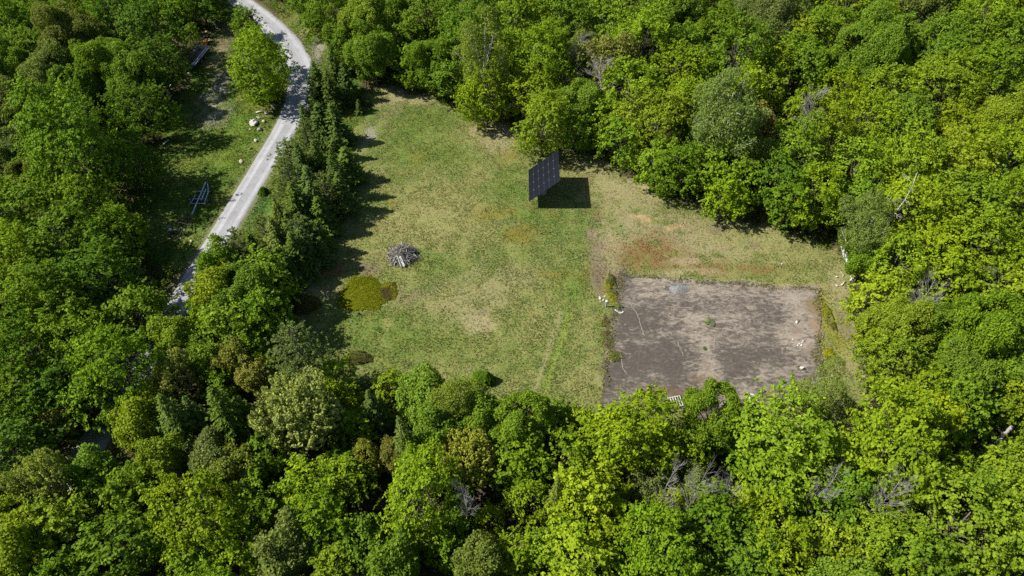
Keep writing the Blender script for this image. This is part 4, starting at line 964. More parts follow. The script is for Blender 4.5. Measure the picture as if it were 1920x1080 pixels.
# ------------------------------------------------------------------ low plants
def mound_plant(name, label, cat, u, v, ru, rv, h, colr, n=1500, leaf=.22, z0=0.0, group=None, seed=1, spiky=False, color2=None):
    r = np.random.default_rng(seed); x, y, _ = G(u, v); k = ppm(u, v)
    rx = ru / k; ry = (G(u, v - rv)[1] - G(u, v + rv)[1]) / 2
    a = r.uniform(0, 6.28, n); q = np.sqrt(r.random(n)); wob = 1.1 + .09 * np.sin(a * 3 + seed) + .06 * np.sin(a * 7 + 2 * seed) + .04 * np.sin(a * 13)
    lx, ly = np.cos(a) * q * rx * wob, np.sin(a) * q * ry * wob
    kp = fbm(lx * 1.6 + seed * 3, ly * 1.6, seed + 2, 3) > (.38 + .30 * q ** 3 if spiky else .10 + .46 * q ** 5); lx, ly, q = lx[kp], ly[kp], q[kp]; n = len(lx)
    hh = h * (1 - q ** 2.2) * (.55 + .9 * fbm(lx * 1.3 + seed, ly * 1.3, seed)) + .05
    pos = np.stack([lx, ly, hh * np.where(r.random(n) < .75, 1, r.random(n))], 1)
    nor = unit(np.stack([lx / rx * .5, ly / ry * .5, np.ones(n)], 1) + r.normal(0, .45, (n, 3)))
    dr = unit(np.stack([lx, ly, np.full(n, h * 2 + .2)], 1) + r.normal(0, .4, (n, 3))) if spiky else None
    l = leaf * r.uniform(.6, 1.35, n)
    V, F = leaf_quads(pos, nor, l, l * (.35 if spiky else .7), r, dr)
    c = np.tile(colr, (n, 1)) * (1.4 if spiky else 1.15)
    if color2 is not None:
        w = sst(.4, .6, fbm(lx * .9 + 9, ly * .9, seed + 5, 4))[:, None]; c = c * (1 - w) + np.array(color2) * w
    c4 = np.repeat(np.hstack([c, np.ones((n, 1))]), 4, 0)
    me = np_mesh(name, V, F, {'col': c4, 'tint': np.repeat(r.random(n), 4)}, False, [GRASS])
    root = thing(name, label, cat, (x, y, z0), 0, group)
    add('foliage', me, root)
    mb = MB(); rr = random.Random(seed)
    for _ in range(7):
        b = rr.uniform(0, 6.28); e = rr.uniform(.3, .7); mb.tube([(0, 0, -.03), (math.cos(b) * rx * e * .5, math.sin(b) * ry * e * .5, h * .5), (math.cos(b) * rx * e, math.sin(b) * ry * e, h * .45)], [.025, .018, .008], 4)
    mb.build('stem', BARK, root)
    return root
YG = (.165, .185, .010)
mound_plant('creeping_shrub', 'wide bright yellow-green creeping shrub mat on the meadow below the brush pile', 'shrub', 680, 552, 44, 32, .30, YG, 14000, .17, seed=3)
mound_plant('creeping_shrub', 'smaller olive creeping shrub touching the yellow-green mat on its right', 'shrub', 727, 546, 18, 17, .22, (.19, .20, .012), 2200, .18, seed=4, color2=(.11, .09, .035))
mound_plant('weed_clump', 'round green weed clump growing in the middle of the slab', 'weed', 1331, 606, 9, 9, .35, (.10, .16, .03), 500, .18, .12, None, 5, True)
mound_plant('weed_clump', 'tiny green weed above the brown stain on the slab', 'weed', 1320, 655, 4, 4, .25, (.07, .12, .02), 120, .16, .12, None, 6, True)
mound_plant('weed_clump', 'green weed tuft ringed by pale stones at the slab\'s left edge', 'weed', 1160, 578, 6, 6, .5, (.08, .15, .02), 350, .18, .12, None, 7, True)
mound_plant('weed_clump', 'dry straw and green weed patch on the slab\'s lower left edge', 'weed', 1151, 669, 17, 13, .25, (.20, .18, .085), 1500, .16, .10, None, 8, True, (.12, .15, .03))
mound_plant('weed_clump', 'tiny dark weed on the slab by the right dirt patch', 'weed', 1508, 618, 3, 3, .2, (.05, .09, .02), 90, .14, .12, None, 9, True)
mound_plant('weed_strip', 'upright yellow-green weeds along the slab\'s upper left edge', 'weed', 1147, 540, 10, 28, .55, (.16, .165, .012), 1800, .2, 0, None, 10, True, (.10, .12, .03))
mound_plant('weed_strip', 'straggly brown and green weeds on the slab\'s left edge below the post', 'weed', 1137, 625, 9, 36, .3, (.12, .12, .03), 1300, .18, 0, None, 11, True, (.14, .09, .045))
mound_plant('weed_strip', 'yellow-green weeds along the slab\'s right edge', 'weed', 1554, 600, 9, 34, .45, (.17, .175, .012), 1500, .2, 0, None, 12, True, (.12, .13, .03))
mound_plant('weed_strip', 'bright yellow weeds at the slab\'s lower right corner', 'weed', 1556, 668, 11, 16, .5, (.20, .20, .008), 1100, .2, 0, None, 13, True)
mound_plant('shrub', 'olive shrub in the shade left of the creeping yellow mat', 'shrub', 572, 572, 26, 16, 1.4, (.11, .105, .025), 2600, .24, seed=14)
mound_plant('shrub', 'low olive mound standing in for shade at the lower left meadow edge beside the pine', 'shrub', 672, 672, 24, 12, .6, (.10, .105, .03), 2000, .24, seed=15)  # added leaf mound in place of a shaded patch, not a real shrub
mound_plant('shrub', 'yellowish shrub at the shaded left meadow edge under the conifers', 'shrub', 592, 505, 16, 10, .8, (.16, .15, .012), 1400, .22, seed=16)
mound_plant('shrub', 'small bright green bush on the right verge of the straight road', 'shrub', 494, 362, 8, 7, .8, (.08, .15, .02), 1200, .22, seed=17)
mound_plant('shrub', 'low bush at the foot of the tree beside the road bend', 'shrub', 512, 186, 16, 8, 1.1, (.06, .11, .02), 1300, .22, seed=18)
mound_plant('shrub', 'brown bramble thicket at the top edge of the meadow', 'shrub', 778, 168, 26, 9, .8, (.16, .12, .07), 2000, .22, seed=19, color2=(.10, .13, .03))
mound_plant('shrub', 'small dark bush at the top edge of the meadow right of the bramble', 'shrub', 845, 190, 20, 8, .9, (.07, .10, .02), 1500, .22, seed=20)
mound_plant('shrub', 'low fresh green bush at the bottom edge of the meadow', 'shrub', 905, 715, 22, 14, 1.6, (.09, .17, .012), 2600, .24, seed=21)
mound_plant('shrub', 'tiny bush on the meadow corner nearest the road conifers', 'shrub', 688, 196, 9, 6, .6, (.07, .10, .025), 500, .2, seed=23)

# ------------------------------------------------------------------ solar tracker
M_ALU = mat_simple('dull_aluminium', (.30, .31, .33), .45, .12, 5, .8)
M_STEEL = mat_simple('galvanised_steel', (.36, .37, .38), .55, .2, 5, .6)
M_FRAME = mat_simple('black_anodised_frame', (.028, .03, .036), .4, .2, 5, .4)
M_GLASS = mat_simple('dark_solar_glass', (.005, .006, .010), .3, .25, 2.0, 0, spec=.25)
M_CONC = mat_simple('pale_concrete', (.3, .29, .27), .9, .25, 4)
def solar_tracker():
    x, y, _ = G(1018, 361)
    root = thing('solar_array', 'large black solar panel array on a mast, tilted toward the left, in the meadow', 'solar panel', (x, y, 0))
    tl = R(90) - SUN_EL - R(1)
    U = Vector((math.cos(tl), 0, math.sin(tl))); Wv = Vector((0, 1, 0)); Nn = Vector((-math.sin(tl), 0, math.cos(tl))); C0 = Vector((0, 0, 3.25))
    rot = Matrix((U, Wv, Nn)).transposed()
    def P(a, b, c): return C0 + U * a + Wv * b + Nn * c
    du, dw = .945, 1.72
    fm = MB(); 
    for s in (-1, 1):
        fm.box((s * (du / 2 - .0165), 0, 0), (.03, dw - .003, .045)); fm.box((0, s * (dw / 2 - .0165), 0), (du - .064, .03, .045))
    fm.box((0, 0, -.012), (du - .064, dw - .064, .012)); fme = fm.mesh('solar_panel', M_FRAME)
    gm = MB()
    for i in range(6):
        for j in range(10):
            gm.box(((i - 2.5) * .137, (j - 4.5) * .159, .006), (.134, .156, .012))
    gme = gm.mesh('solar_cell_sheet', M_GLASS)
    for i in range(6):
        for j in range(4):
            o = add('solar_panel', fme, root); o.matrix_local = Matrix.Translation(P((i - 2.5) * du, (j - 1.5) * dw, 0)) @ rot.to_4x4()
            g = add('glass', gme, o)
    cm = MB().box((0, 0, 0), (.13, .05, .02)).box((0, 0, .001), (.045, .15, .021)).mesh('clamp', M_ALU)
    for i in range(5):
        for j in range(3):
            o = add('clamp', cm, root); o.matrix_local = Matrix.Translation(P((i - 2) * du, (j - 1) * dw, .034)) @ rot.to_4x4()
    for i in range(6):      # rails under the panels, in line with the column gaps
        if i < 5: MB().box(tuple(P((i - 2) * du, 0, -.05)), (.05, 4 * dw - .1, .04), rot).build('rail', M_ALU, root)
    for b in (-1.9, 1.9): MB().box(tuple(P(0, b, -.13)), (5.3, .1, .1), rot).build('beam', M_STEEL, root)
    MB().tube([P(0, -2.0, -.27), P(0, 2.0, -.27)], .1, 10).build('torque_tube', M_STEEL, root)
    m = MB().tube([(0, 0, -.2), (0, 0, 2.6)], .17, 14); m.tube([(0, 0, 2.55), (0, 0, 2.85)], .26, 14); m.build('mast', M_STEEL, root, False)
    MB().tube([(.05, 0, 2.1), P(1.1, 0, -.2)], .045, 8).build('tilt_actuator', M_STEEL, root)
    MB().tube([(0, 0, -.1), (0, 0, .16)], .55, 18).build('footing', M_CONC, root)
    MB().box((-.3, 0, 1.2), (.2, .45, .6)).build('control_box', M_ALU, root)
solar_tracker()

# ------------------------------------------------------------------ brush pile
M_TW = [mat_simple('grey_twig', (.155, .145, .135), .9, .3, 6), mat_simple('brown_stick', (.075, .064, .055), .9, .3, 6), mat_simple('pale_stick', (.27, .25, .22), .9, .25, 6)]
M_BOARD = mat_simple('weathered_grey_board', (.36, .36, .36), .85, .2, 4)
def brush_pile():
    r = random.Random(4); x, y, _ = G(755, 480)
    root = thing('brush_pile', 'heaped pile of grey sticks and brush on the open meadow', 'brush pile', (x, y, 0))
    meshes = []
    for k in range(9):
        L = 1.0; pts = [Vector((L * (q / 4 - .5), r.uniform(-.05, .05), r.uniform(-.05, .05))) for q in range(5)]
        meshes.append(MB().tube(pts, [.026, .024, .02, .017, .008], 5).mesh('stick', M_TW[k % 3 if k < 8 else 0]))
    RX, RY, HH = 1.95, 1.75, 1.55
    for k in range(240):
        a = r.uniform(0, 6.28); q = math.sqrt(r.uniform(.0, 1)); lvl = r.uniform(.55, 1)
        p = Vector((math.cos(a) * q * RX, math.sin(a) * q * RY, HH * (1 - q ** 1.7) * lvl + .08))
        radial = Vector((math.cos(a) * RX, math.sin(a) * RY, -HH * 1.2 * q)).normalized(); tang = Vector((-math.sin(a), math.cos(a), 0))
        d = (radial * r.uniform(.4, 1.1) + tang * r.gauss(0, .75)).normalized()
        L = r.uniform(1.0, 2.7); d = (d + Vector((0, 0, abs(r.gauss(0, .28))))).normalized()
        o = add('stick', meshes[k % 9], root, p)
        o.rotation_mode = 'QUATERNION'; o.rotation_quaternion = d.to_track_quat('X', 'Z'); w = r.uniform(.8, 2.0); o.scale = (L, w, w)
    for (px, py, pz, dx, dy, dz, L) in ((-1.75, .9, .9, -.6, .5, 1.0, 1.2), (0, 1.1, 1.5, .1, .3, 1.3, 1.3), (.1, 1.0, 1.5, -.2, .2, 1.2, 1.0), (-1.3, .9, 1.1, -.1, .3, 1, .9), (-1.2, -1.4, .4, -.6, -.9, -.3, 1.6), (.7, -1.4, .35, .8, .5, .2, 1.2), (-.7, -1.4, .4, .3, .6, .5, 1.3)):
        o = add('stick', meshes[2 if L > 1.1 else 5], root, (px, py, pz)); o.rotation_mode = 'QUATERNION'; o.rotation_quaternion = Vector((dx, dy, dz)).to_track_quat('X', 'Z'); o.scale = (L, 2.4, 2.4)
    mb = MB()
    for k in range(420):
        a = r.uniform(0, 6.28); q = math.sqrt(r.uniform(0, 1)); z = HH * .8 * (1 - q ** 1.7) * r.uniform(.3, 1)
        p = Vector((math.cos(a) * q * RX * .95, math.sin(a) * q * RY * .95, z + .05)); d = Vector((r.gauss(0, 1), r.gauss(0, 1), r.gauss(0, .35))).normalized() * r.uniform(.3, .7)
        mb.tube([p - d, p + d], [.016, .01], 3, False)
    tag(mb.build('twigs', M_TW[1], root), None, None, None, 'stuff')
    b = MB().box((0, 0, 0), (1.5, .30, .03)).build('board', M_BOARD, root); b.location = (.12, -1.55, .62); b.rotation_euler = (R(12), R(28), R(-62))
    b = MB().box((0, 0, 0), (1.7, .12, .03)).build('board', M_BOARD, root); b.location = (-.3, -1.5, .68); b.rotation_euler = (R(-5), R(30), R(-66))
brush_pile()

# ------------------------------------------------------------------ stones, logs and odds and ends
M_WHITE = mat_simple('white_stone', (.40, .38, .35), .8, .2, 3, bump=.3)
M_TANST = mat_simple('tan_stone', (.33, .27, .21), .9, .3, 3, bump=.3)
M_GREYST = mat_simple('grey_stone', (.23, .22, .21), .9, .3, 3, bump=.3)
M_DARKST = mat_simple('mossy_dark_stone', (.10, .095, .07), .95, .3, 3, bump=.3)
def rock(label, u, v, wpx, mat, seed, asp=.8, z0=0.0, group=None, h=.6):
    x, y, _ = G(u, v); w = wpx / ppm(u, v)
    mb = MB().rock((0, 0, w * h * .28), (w, w * asp, w * h), seed)
    o = mb.build('rock', mat, None); o.location = (x, y, z0); o.rotation_euler = (0, 0, seed * 1.3)
    return tag(o, label, 'rock', group)
rock('large white flat-topped boulder on the grass left of the road', 476, 232, 20, M_WHITE, 11, .75, h=.5)
rock('round tan boulder right of the large white boulder', 495, 229, 8, M_TANST, 12, h=.75)
rock('grey pointed boulder between the white boulder and the road', 487, 244, 10, M_GREYST, 13, h=.7)
rock('pale pinkish boulder below the white boulder by the road', 480, 265, 8, M_WHITE, 14, h=.8)
rock('dark mossy boulder below the pale pinkish one', 470, 279, 7, M_DARKST, 15)
rock('flat tan stone in the grass by the road, below the other boulders', 452, 303, 11, M_TANST, 16, .6, h=.3)
rock('brown-grey boulder on the roadside above the white log', 513, 199, 9, M_GREYST, 17, h=.7)
rock('small white stone left of the large white boulder', 461, 233, 3, M_WHITE, 18)
rock('small white stone just above the large white boulder', 470, 225, 3, M_WHITE, 19)
rock('small white stone just below the large white boulder', 469, 243, 4, M_WHITE, 20)
rock('pinkish stone beside the lower gravel road below the black implement', 359, 453, 7, M_TANST, 21)
rock('small pale stone at the top of the black implement', 349, 398, 4, M_WHITE, 22)
rock('white oval stone, largest beside the post at the slab\'s left', 1125, 560, 8, M_WHITE, 23, .6)
rock('small white stone above the oval one by the post', 1134, 556, 4, M_WHITE, 24)
rock('white stone touching the post at the slab\'s left', 1131, 563, 5, M_WHITE, 25)
rock('yellowish low stone under the white ones by the post', 1126, 566, 4, M_TANST, 26)
for k, (u, v, w) in enumerate([(1154, 583, 4), (1157, 585, 4), (1160, 587, 3.5), (1163, 588, 4), (1166, 588, 4), (1168, 586, 3.5)]):
    rock(['leftmost of the pale stones ringing the weed tuft on the slab', 'second pale stone from left in the ring round the weed tuft', 'third pale stone from left in the ring round the weed tuft',
          'fourth pale stone from left in the ring round the weed tuft', 'fifth pale stone from left in the ring round the weed tuft', 'rightmost of the pale stones ringing the weed tuft on the slab'][k], u, v, w, M_WHITE, 30 + k, z0=.12, group='stones round the weed tuft')
for k, (u, v, w) in enumerate([(1495, 649, 4), (1498, 646, 4.5), (1502, 649, 5), (1503, 644, 3), (1505, 641, 4.5)]):
    rock(['leftmost white stone of the cluster on the slab\'s right part', 'upper left white stone of the cluster on the slab\'s right part', 'lowest and biggest white stone of the cluster on the slab',
          'middle white stone of the cluster on the slab\'s right part', 'topmost right white stone of the cluster on the slab'][k], u, v, w, M_WHITE, 40 + k, z0=.12, group='white stones on the slab')
rock('lone small white stone below the brown dirt patch on the slab', 1486, 638, 4, M_WHITE, 46, z0=.12)
rock('white stone at the top of the right dirt patch on the slab', 1493, 606, 7, M_WHITE, 47, .6, .12)
rock('dark stone beside the white stone above the dirt patch', 1496, 603, 5, M_DARKST, 48, z0=.12)
rock('lone white stone in the grass above the slab', 1466, 495, 5, M_WHITE, 49, .5, h=.4)
rock('tiny yellow stone on the slab beneath the weed tuft', 1172, 610, 2.5, M_TANST, 50, z0=.12)

def log(name, label, cat, pts_px, rad, mat, z=None, group=None, n=7, forks=0):
    P3 = [Vector(G(u, v, zz)) for (u, v, zz) in pts_px]
    c = sum(P3, Vector()) / len(P3); c.z = 0
    mb = MB().tube([p - c for p in P3], [rad * (1 - .35 * i / max(1, len(P3) - 1)) for i in range(len(P3))], n)
    r = random.Random(len(label))
    for _ in range(forks):
        q = P3[0].lerp(P3[-1], r.uniform(.3, .8)) - c
        mb.tube([q, q + Vector((r.uniform(-.8, .8), r.uniform(-.8, .8), r.uniform(.1, .35)))], [rad * .6, rad * .2], 5)
    o = mb.build(name, mat, None, True); o.location = c
    return tag(o, label, cat, group)
log('log', 'long white log lying on the roadside grass above the boulders', 'log', [(480, 211, .15), (488, 209, .2), (494, 209, .15)], .13, M_WHITE)
log('log', 'short thick white log at the right end of the long white log', 'log', [(497, 212, .2), (503, 212, .2)], .24, M_WHITE)
log('branch', 'forked pale branch between the white log and the large boulder', 'branch', [(481, 219, .08), (486, 222, .1), (489, 221, .1)], .09, M_TW[2], forks=2)
M_BL = BIRCH
log('branch', 'white birch branch in the grass right of the slab, lowest and left', 'branch', [(1567, 534, .08), (1571, 537, .08)], .10, M_WHITE)
log('branch', 'slanting white birch branch in the middle of those right of the slab', 'branch', [(1577, 535, .08), (1581, 532, .1), (1584, 527, .1)], .11, M_WHITE)
log('branch', 'forked white birch branch right of the slab by the wood edge', 'branch', [(1594, 527, .08), (1598, 521, .12), (1602, 523, .1), (1604, 526, .1)], .12, M_WHITE, forks=2)
log('branch', 'short white birch branch, topmost left of those right of the slab', 'branch', [(1567, 519, .06), (1572, 519, .08)], .10, M_WHITE)
log('branch', 'thin white birch twig above the slanting branch right of the slab', 'branch', [(1580, 519, .06), (1583, 514, .1)], .06, M_WHITE, forks=1)
log('fallen_trunk', 'pale grey bare trunk leaning among trees at the lower right edge', 'trunk', [(1843, 848, .5), (1858, 836, 1.6), (1878, 818, 3.2), (1898, 800, 5.0)], .28, DEADW, forks=4)
log('fallen_trunk', 'thinner grey trunk lying against the leaning pale trunk', 'trunk', [(1846, 850, .5), (1868, 832, 1.8), (1884, 822, 2.6)], .16, DEADW, forks=1)

# post with white cap at the slab's left edge
x, y, _ = G(1136, 575)
t = thing('post', 'short grey-blue standing pipe with a white cap at the slab\'s left edge', 'post', (x, y, 0))
M_BLUE = mat_simple('faded_blue_grey_paint', (.24, .27, .34), .6, .2, 6)
MB().tube([(0, 0, -.2), (0, 0, 1.0)], .10, 12).build('pipe', M_BLUE, t)
m = MB().tube([(0, 0, .98), (0, 0, 1.14), (0, 0, 1.2)], [.17, .17, .08], 12); m.tube([(.1, 0, .85), (.34, -.02, .9), (.38, -.02, .78)], [.05, .06, .05], 8); m.build('cap', M_WHITE, t)

# gravel heap on the slab
def gravel():
    r = random.Random(8); x, y, _ = G(1272, 543)
    t = thing('gravel_pile', 'low pile of blue-grey gravel on the upper slab', 'gravel pile', (x, y, .1))
    m1 = mat_simple('blue_grey_gravel', (.15, .153, .15), .95, .35, 9, bump=.6)
    V = [(0, 0, .33)]; F = []; n = 22; K = 6
    for k in range(1, K + 1):
        for i in range(n):
            a = 6.283 * i / n; q = k / K; wob = 1 + .14 * math.sin(a * 2 + 1) + .09 * math.sin(a * 5)
            V.append((math.cos(a) * 1.15 * q * wob, math.sin(a) * .95 * q * wob, .33 * (1 - q ** 1.3) + (r.uniform(-.02, .03) if k < K else -.01)))
    for i in range(n): F.append((0, 1 + i, 1 + (i + 1) % n))
    for k in range(K - 1):
        for i in range(n): F.append((1 + k * n + i, 1 + (k + 1) * n + i, 1 + (k + 1) * n + (i + 1) % n, 1 + k * n + (i + 1) % n))
    mb = MB(); mb.v = V; mb.f = F; mb.build('heap', m1, t, True)
    mb = MB()
    for k in range(420):
        a = r.uniform(0, 6.283); q = math.sqrt(r.uniform(0, 1.3)); s = r.uniform(.03, .09)
        mb.rock((math.cos(a) * 1.2 * q, math.sin(a) * .95 * q, max(.02, .33 * (1 - min(1, q) ** 1.3)) + s * .2), (s, s, s * .8), k, 5, 3)
    tag(mb.build('stones', m1, t), None, None, None, 'stuff')
gravel()

# pallets and lumber at the lower edge of the slab
M_PALE = mat_simple('bleached_pallet_wood', (.28, .27, .265), .85, .2, 5)
M_RUSTB = mat_simple('rust_brown_board', (.14, .055, .04), .85, .3, 4)
M_PINE = mat_simple('fresh_pine_board', (.55, .40, .24), .8, .2, 4)
M_ORANGE = mat_simple('orange_cut_wood', (.42, .17, .07), .85, .3, 5)
M_DARKW = mat_simple('dark_old_wood', (.07, .062, .055), .9, .3, 4)
def pallet(label, u, v, rz, mat, w=1.25, l=1.05, n=6, z=.12, tilt=0.0):
    x, y, _ = G(u, v, z)
    t = thing('pallet', label, 'pallet', (x, y, z + .02), rz); t.rotation_euler = (0, tilt, rz)
    for k in range(3): b = MB().box((0, 0, 0), (w, .09, .09)).build('runner', mat, t); b.location = (0, (k - 1) * (l / 2 - .06), .05)
    sm = MB().box((0, 0, 0), (.11, l, .022)).mesh('slat', mat)
    for k in range(n): b = add('slat', sm, t, ((k / (n - 1) - .5) * (w - .11), 0, .108))
    return t
pallet('bleached white wooden pallet at the slab\'s lower edge beside a round tree', 1266, 754, R(8), M_PALE, 1.5, 1.4, 6, .14, R(-8))
def beam(label, a, b, w, h, mat, name='beam', cat='board'):
    A = Vector(G(*a)); Bv = Vector(G(*b)); c = (A + Bv) / 2; d = Bv - A
    o = MB().box((0, 0, 0), (d.length, w, h)).build(name, mat); o.location = c; o.rotation_euler = d.to_track_quat('X', 'Z').to_euler()
    return tag(o, label, cat)
beam('upper grey beam lying at the slab\'s bottom edge under the tree', (1398, 738, .22), (1424, 743, .22), .22, .2, M_BOARD)
beam('wide grey board at the slab\'s bottom edge below the upper beam', (1403, 745, .2), (1430, 752, .2), .45, .06, M_BOARD)
beam('rust brown board standing across the grey beams at the slab\'s bottom', (1426, 738, .34), (1428, 752, .34), .3, .08, M_RUSTB)
beam('black strip board poking from the bush at the slab\'s lower right', (1505, 689, .2), (1512, 698, .2), .22, .06, M_DARKW)
o = MB().rock((0, 0, .2), (.55, .42, .5), 61).build('bag', M_WHITE); o.location = G(1503, 692, .12); tag(o, 'white bag at the lower right of the slab beside a black board', 'bag')

# white sheet lying at the wood edge
def sheet():
    pts = smooth_pts([G(1574, 428)[:2], G(1578, 446)[:2], G(1583, 470)[:2], G(1590, 497)[:2]], 10)
    V = []; F = []; K = 7
    for i, q in enumerate(pts):
        for k in range(K):
            s = k / (K - 1) - .5; w = .36 + .1 * math.sin(i * .7)
            V.append((q[0] + s * w * 2 + .1 * math.sin(i), q[1] + .1 * math.sin(i * 1.3 + k), .10 + .09 * math.sin(i * .9 + k * 1.4) + .05 * math.sin(i * 2.1 - k) + (.0 if 0 < k < K - 1 else -.08)))
            if i and k: b = i * K + k; F.append((b - K - 1, b - K, b, b - 1))
    m = np_mesh('tarp', np.array(V), np.array(F), None, True, [mat_simple('white_tarp', (.42, .42, .44), .6, .12, 3)])
    o = add('tarp', m); sd = o.modifiers.new('thick', 'SOLIDIFY'); sd.thickness = .015
    tag(o, 'long crumpled white sheet lying at the wood edge above right of the slab', 'sheet')
sheet()

# ------------------------------------------------------------------ yard left of the road
M_GALV = mat_simple('blue_grey_galvanised', (.30, .36, .44), .5, .2, 5, .3)
M_BLACK = mat_simple('black_painted_steel', (.012, .012, .014), .6, .3, 5)
M_TYRE = mat_simple('tyre_rubber', (.02, .02, .02), .9, .2, 8)
def wheel(parent, p, rad, axis, mt=M_TYRE):
    w = add('wheel', None, parent, p); w.rotation_mode = 'QUATERNION'; w.rotation_quaternion = Vector(axis).to_track_quat('Z', 'Y')
    m = MB(); n = 16
    prof = [(rad * .62, -.08), (rad * .94, -.09), (rad, -.05), (rad, .05), (rad * .94, .09), (rad * .62, .08)]
    for i in range(n):
        a = 6.283 * i / n
        for (q, z) in prof: m.v.append((math.cos(a) * q, math.sin(a) * q, z))
    for i in range(n):
        for k in range(5): b = i * 6 + k; c = ((i + 1) % n) * 6 + k; m.f.append((b, c, c + 1, b + 1))
    m.build('tyre', mt, w); MB().tube([(0, 0, -.06), (0, 0, .06)], rad * .63, 12).build('rim', M_STEEL, w)
def boat_trailer():
    A = Vector(G(389, 342, .6)); B = Vector(G(363, 402, .55)); c = (A + B) / 2; c.z = 0; d = (B - A).normalized(); s = Vector((d.y, -d.x, 0)).normalized()
    t = thing('boat_trailer', 'long empty blue-grey metal trailer frame on the shaded grass left of the road', 'trailer', c)
    L = (B - A).length
    def q(a, b, z): return d * a + s * b + Vector((0, 0, z))
    MB().tube([q(-L / 2, .25, .6), q(L / 2, .25, .55)], .10, 8).build('main_beam', M_GALV, t)
    MB().tube([q(-L * .46, -.1, .6), q(-L * .2, -.75, .6), q(L * .12, -.85, .6), q(L * .2, -1.05, .62)], .07, 8).build('side_rail', M_GALV, t)
    MB().tube([q(-L * .25, -.3, .75), q(L * .1, -.35, .75)], .08, 8).build('bunk', M_GALV, t)
    MB().tube([q(-L * .1, .95, .6), q(L * .14, 1.05, .6), q(L * .2, 1.25, .6)], .06, 8).build('side_rail', M_GALV, t)
    for a in (-.22, .02, .16): MB().tube([q(L * a, -.9, .52), q(L * a, 1.05, .52)], .05, 6).build('cross_member', M_GALV, t)
    for b in (-1.15, 1.25):
        MB().tube([q(L * .1, b, .3), q(L * .1, b, 1.0), q(L * .13, b, 1.1)], .045, 6).build('guide_post', M_GALV, t)
        wheel(t, q(L * .02, b, .3), .3, s)
boat_trailer()
def implement():
    c = Vector(G(335, 428)); t = thing('hay_rake', 'old black metal rake with long curved bars on sunny grass by the shaded trailer', 'rake', c)
    def q(u, v, z): return Vector(G(u, v, z)) - c
    bars = [[(318, 441, .3), (323, 428, .7), (332, 416, .8), (343, 408, .4)], [(325, 444, .3), (331, 430, .8), (335, 420, .8), (341, 411, .4)], [(335, 446, .3), (341, 432, .8), (347, 422, .8), (351, 408, .5), (350, 396, .3)], [(342, 442, .3), (349, 430, .8), (356, 420, .7), (358, 408, .3)]]
    for b in bars:
        MB().tube(smooth_pts([tuple(q(*p)) for p in b], 4), .055, 6).build('curved_bar', M_BLACK, t)
    for a, b in (((316, 443, .35), (336, 447, .35)), ((326, 425, .7), (346, 434, .7)), ((333, 415, .75), (354, 422, .7)), ((350, 398, .4), (352, 412, .5))):
        MB().tube([q(*a), q(*b)], .05, 6).build('crossbar', M_BLACK, t)
    for p in ((321, 434, .35), (343, 438, .35)): wheel(t, q(*p), .42, (.5, .8, .1))
    MB().rock(tuple(q(319, 431, .75)), (.5, .5, .5), 3, 10, 7, .03).build('hub_cap', mat_simple('violet_white_cap', (.45, .40, .62), .4, .2, 4), t, True)
implement()
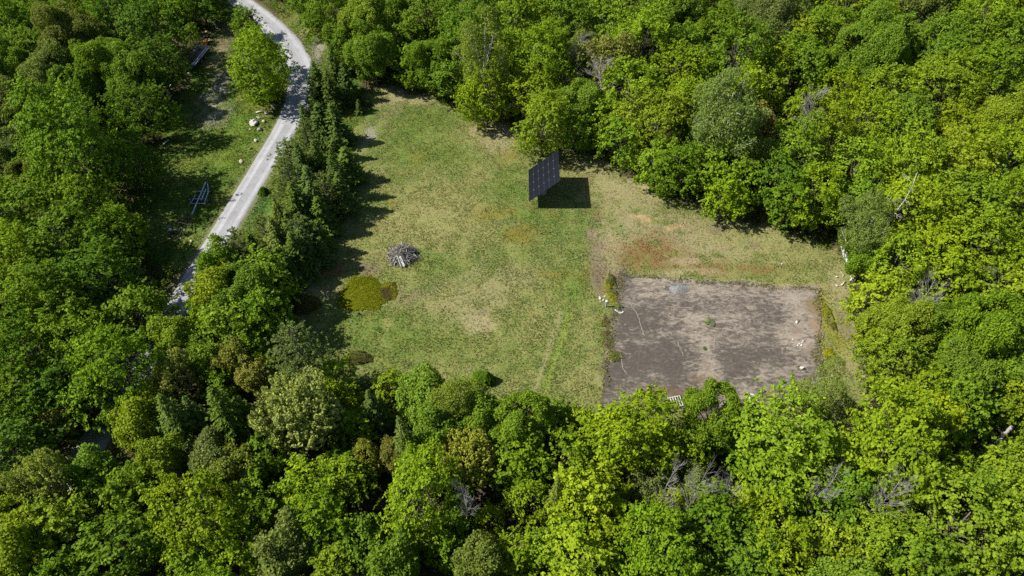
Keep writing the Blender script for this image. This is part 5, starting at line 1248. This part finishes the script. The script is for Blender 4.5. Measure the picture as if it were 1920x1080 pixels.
def utility_trailer():
    A = Vector(G(385, 97)); B = Vector(G(357, 131)); c = (A + B) / 2; d = (B - A).normalized(); s = Vector((d.y, -d.x, 0)); L = (B - A).length
    if s.x < 0: s = -s
    t = thing('utility_trailer', 'old open flatbed trailer with grey side boards in the shade by the woods', 'trailer', c)
    rot = Matrix((d, s, Vector((0, 0, 1)))).transposed()
    def q(a, b, z): return d * a + s * b + Vector((0, 0, z))
    MB().box(tuple(q(0, 0, .6)), (L, 2.1, .12), rot).build('bed', M_DARKW, t)
    for k in range(2): MB().box(tuple(q(0, 1.02 - .42 * k, .98 + .012 * k)), (L * .98, .38, .05), rot @ Matrix.Rotation(R(18), 3, 'X')).build('side_board', M_BOARD, t)
    for k in range(2): MB().box(tuple(q(0, -.75 - .38 * k, .98 - .012 * k)), (L * .96, .34, .05), rot @ Matrix.Rotation(R(-25), 3, 'X')).build('side_board', M_DARKW, t)
    MB().box(tuple(q(-L / 2 - .02, 0, 1.0)), (.06, 2.2, .5), rot).build('headboard', M_BOARD, t)
    MB().tube([q(L / 2, -.6, .5), q(L / 2 + 1.2, 0, .5)], .06, 6).build('tongue', M_STEEL, t); MB().tube([q(L / 2, .6, .5), q(L / 2 + 1.2, 0, .5)], .06, 6).build('tongue', M_STEEL, t)
    for b in (-1.15, 1.15):
        for a in (-.12, .12): wheel(t, q(L * a, b, .36), .36, s)
utility_trailer()
rock('pale lump at the trailer\'s lower end by the woods', 355, 139, 7, M_GREYST, 63)
rock('second pale lump right of the trailer tongue', 363, 138, 6, M_GREYST, 64)
beam('pale board on top of the scrap heap beside the yard\'s upper woods', (378, 61, .5), (388, 59, .5), .5, .05, M_PINE)
beam('dark board between the two pale ones in the yard\'s scrap heap', (380, 68, .35), (391, 66, .35), 1.1, .06, M_DARKW)
beam('broad pale board with orange wood on it in the yard', (381, 78, .4), (394, 74, .4), .8, .06, M_PINE)
for k, (u, v, z) in enumerate([(385, 75, .5), (387, 79, .5), (381, 83, .2), (386, 84, .2), (383, 87, .2)]):
    A = Vector(G(u, v, z)); o = MB().tube([(-.28, 0, 0), (.28, .05, 0)], .2, 9).build('firewood_log', M_ORANGE); o.location = A; o.rotation_euler = (0, 0, k * 1.1)
    tag(o, ['orange firewood log lying left on the broad pale board', 'orange firewood log lying right on the broad pale board', 'leftmost orange log on the ground under the pale board', 'rightmost orange log on the ground under the pale board', 'lowest orange log on the ground under the pale board'][k], 'log', 'orange firewood by the yard')
beam('long weathered plank lying in the dark top of the yard', (397, 40, .15), (408, 55, .15), .28, .05, M_BOARD, 'plank')
beam('pale pole leaning in the shade at the woods left of the yard', (320, 159, .9), (311, 184, .2), .14, .14, M_BOARD, 'pole', 'pole')
beam('second pole, shorter, in the shade at the woods left of the yard', (318, 172, .3), (312, 186, .2), .3, .06, M_BOARD, 'pole', 'pole')
beam('pale plank on the shaded ground left of the yard\'s dirt patch', (306, 270, .2), (316, 262, .2), .3, .05, M_BOARD, 'plank')
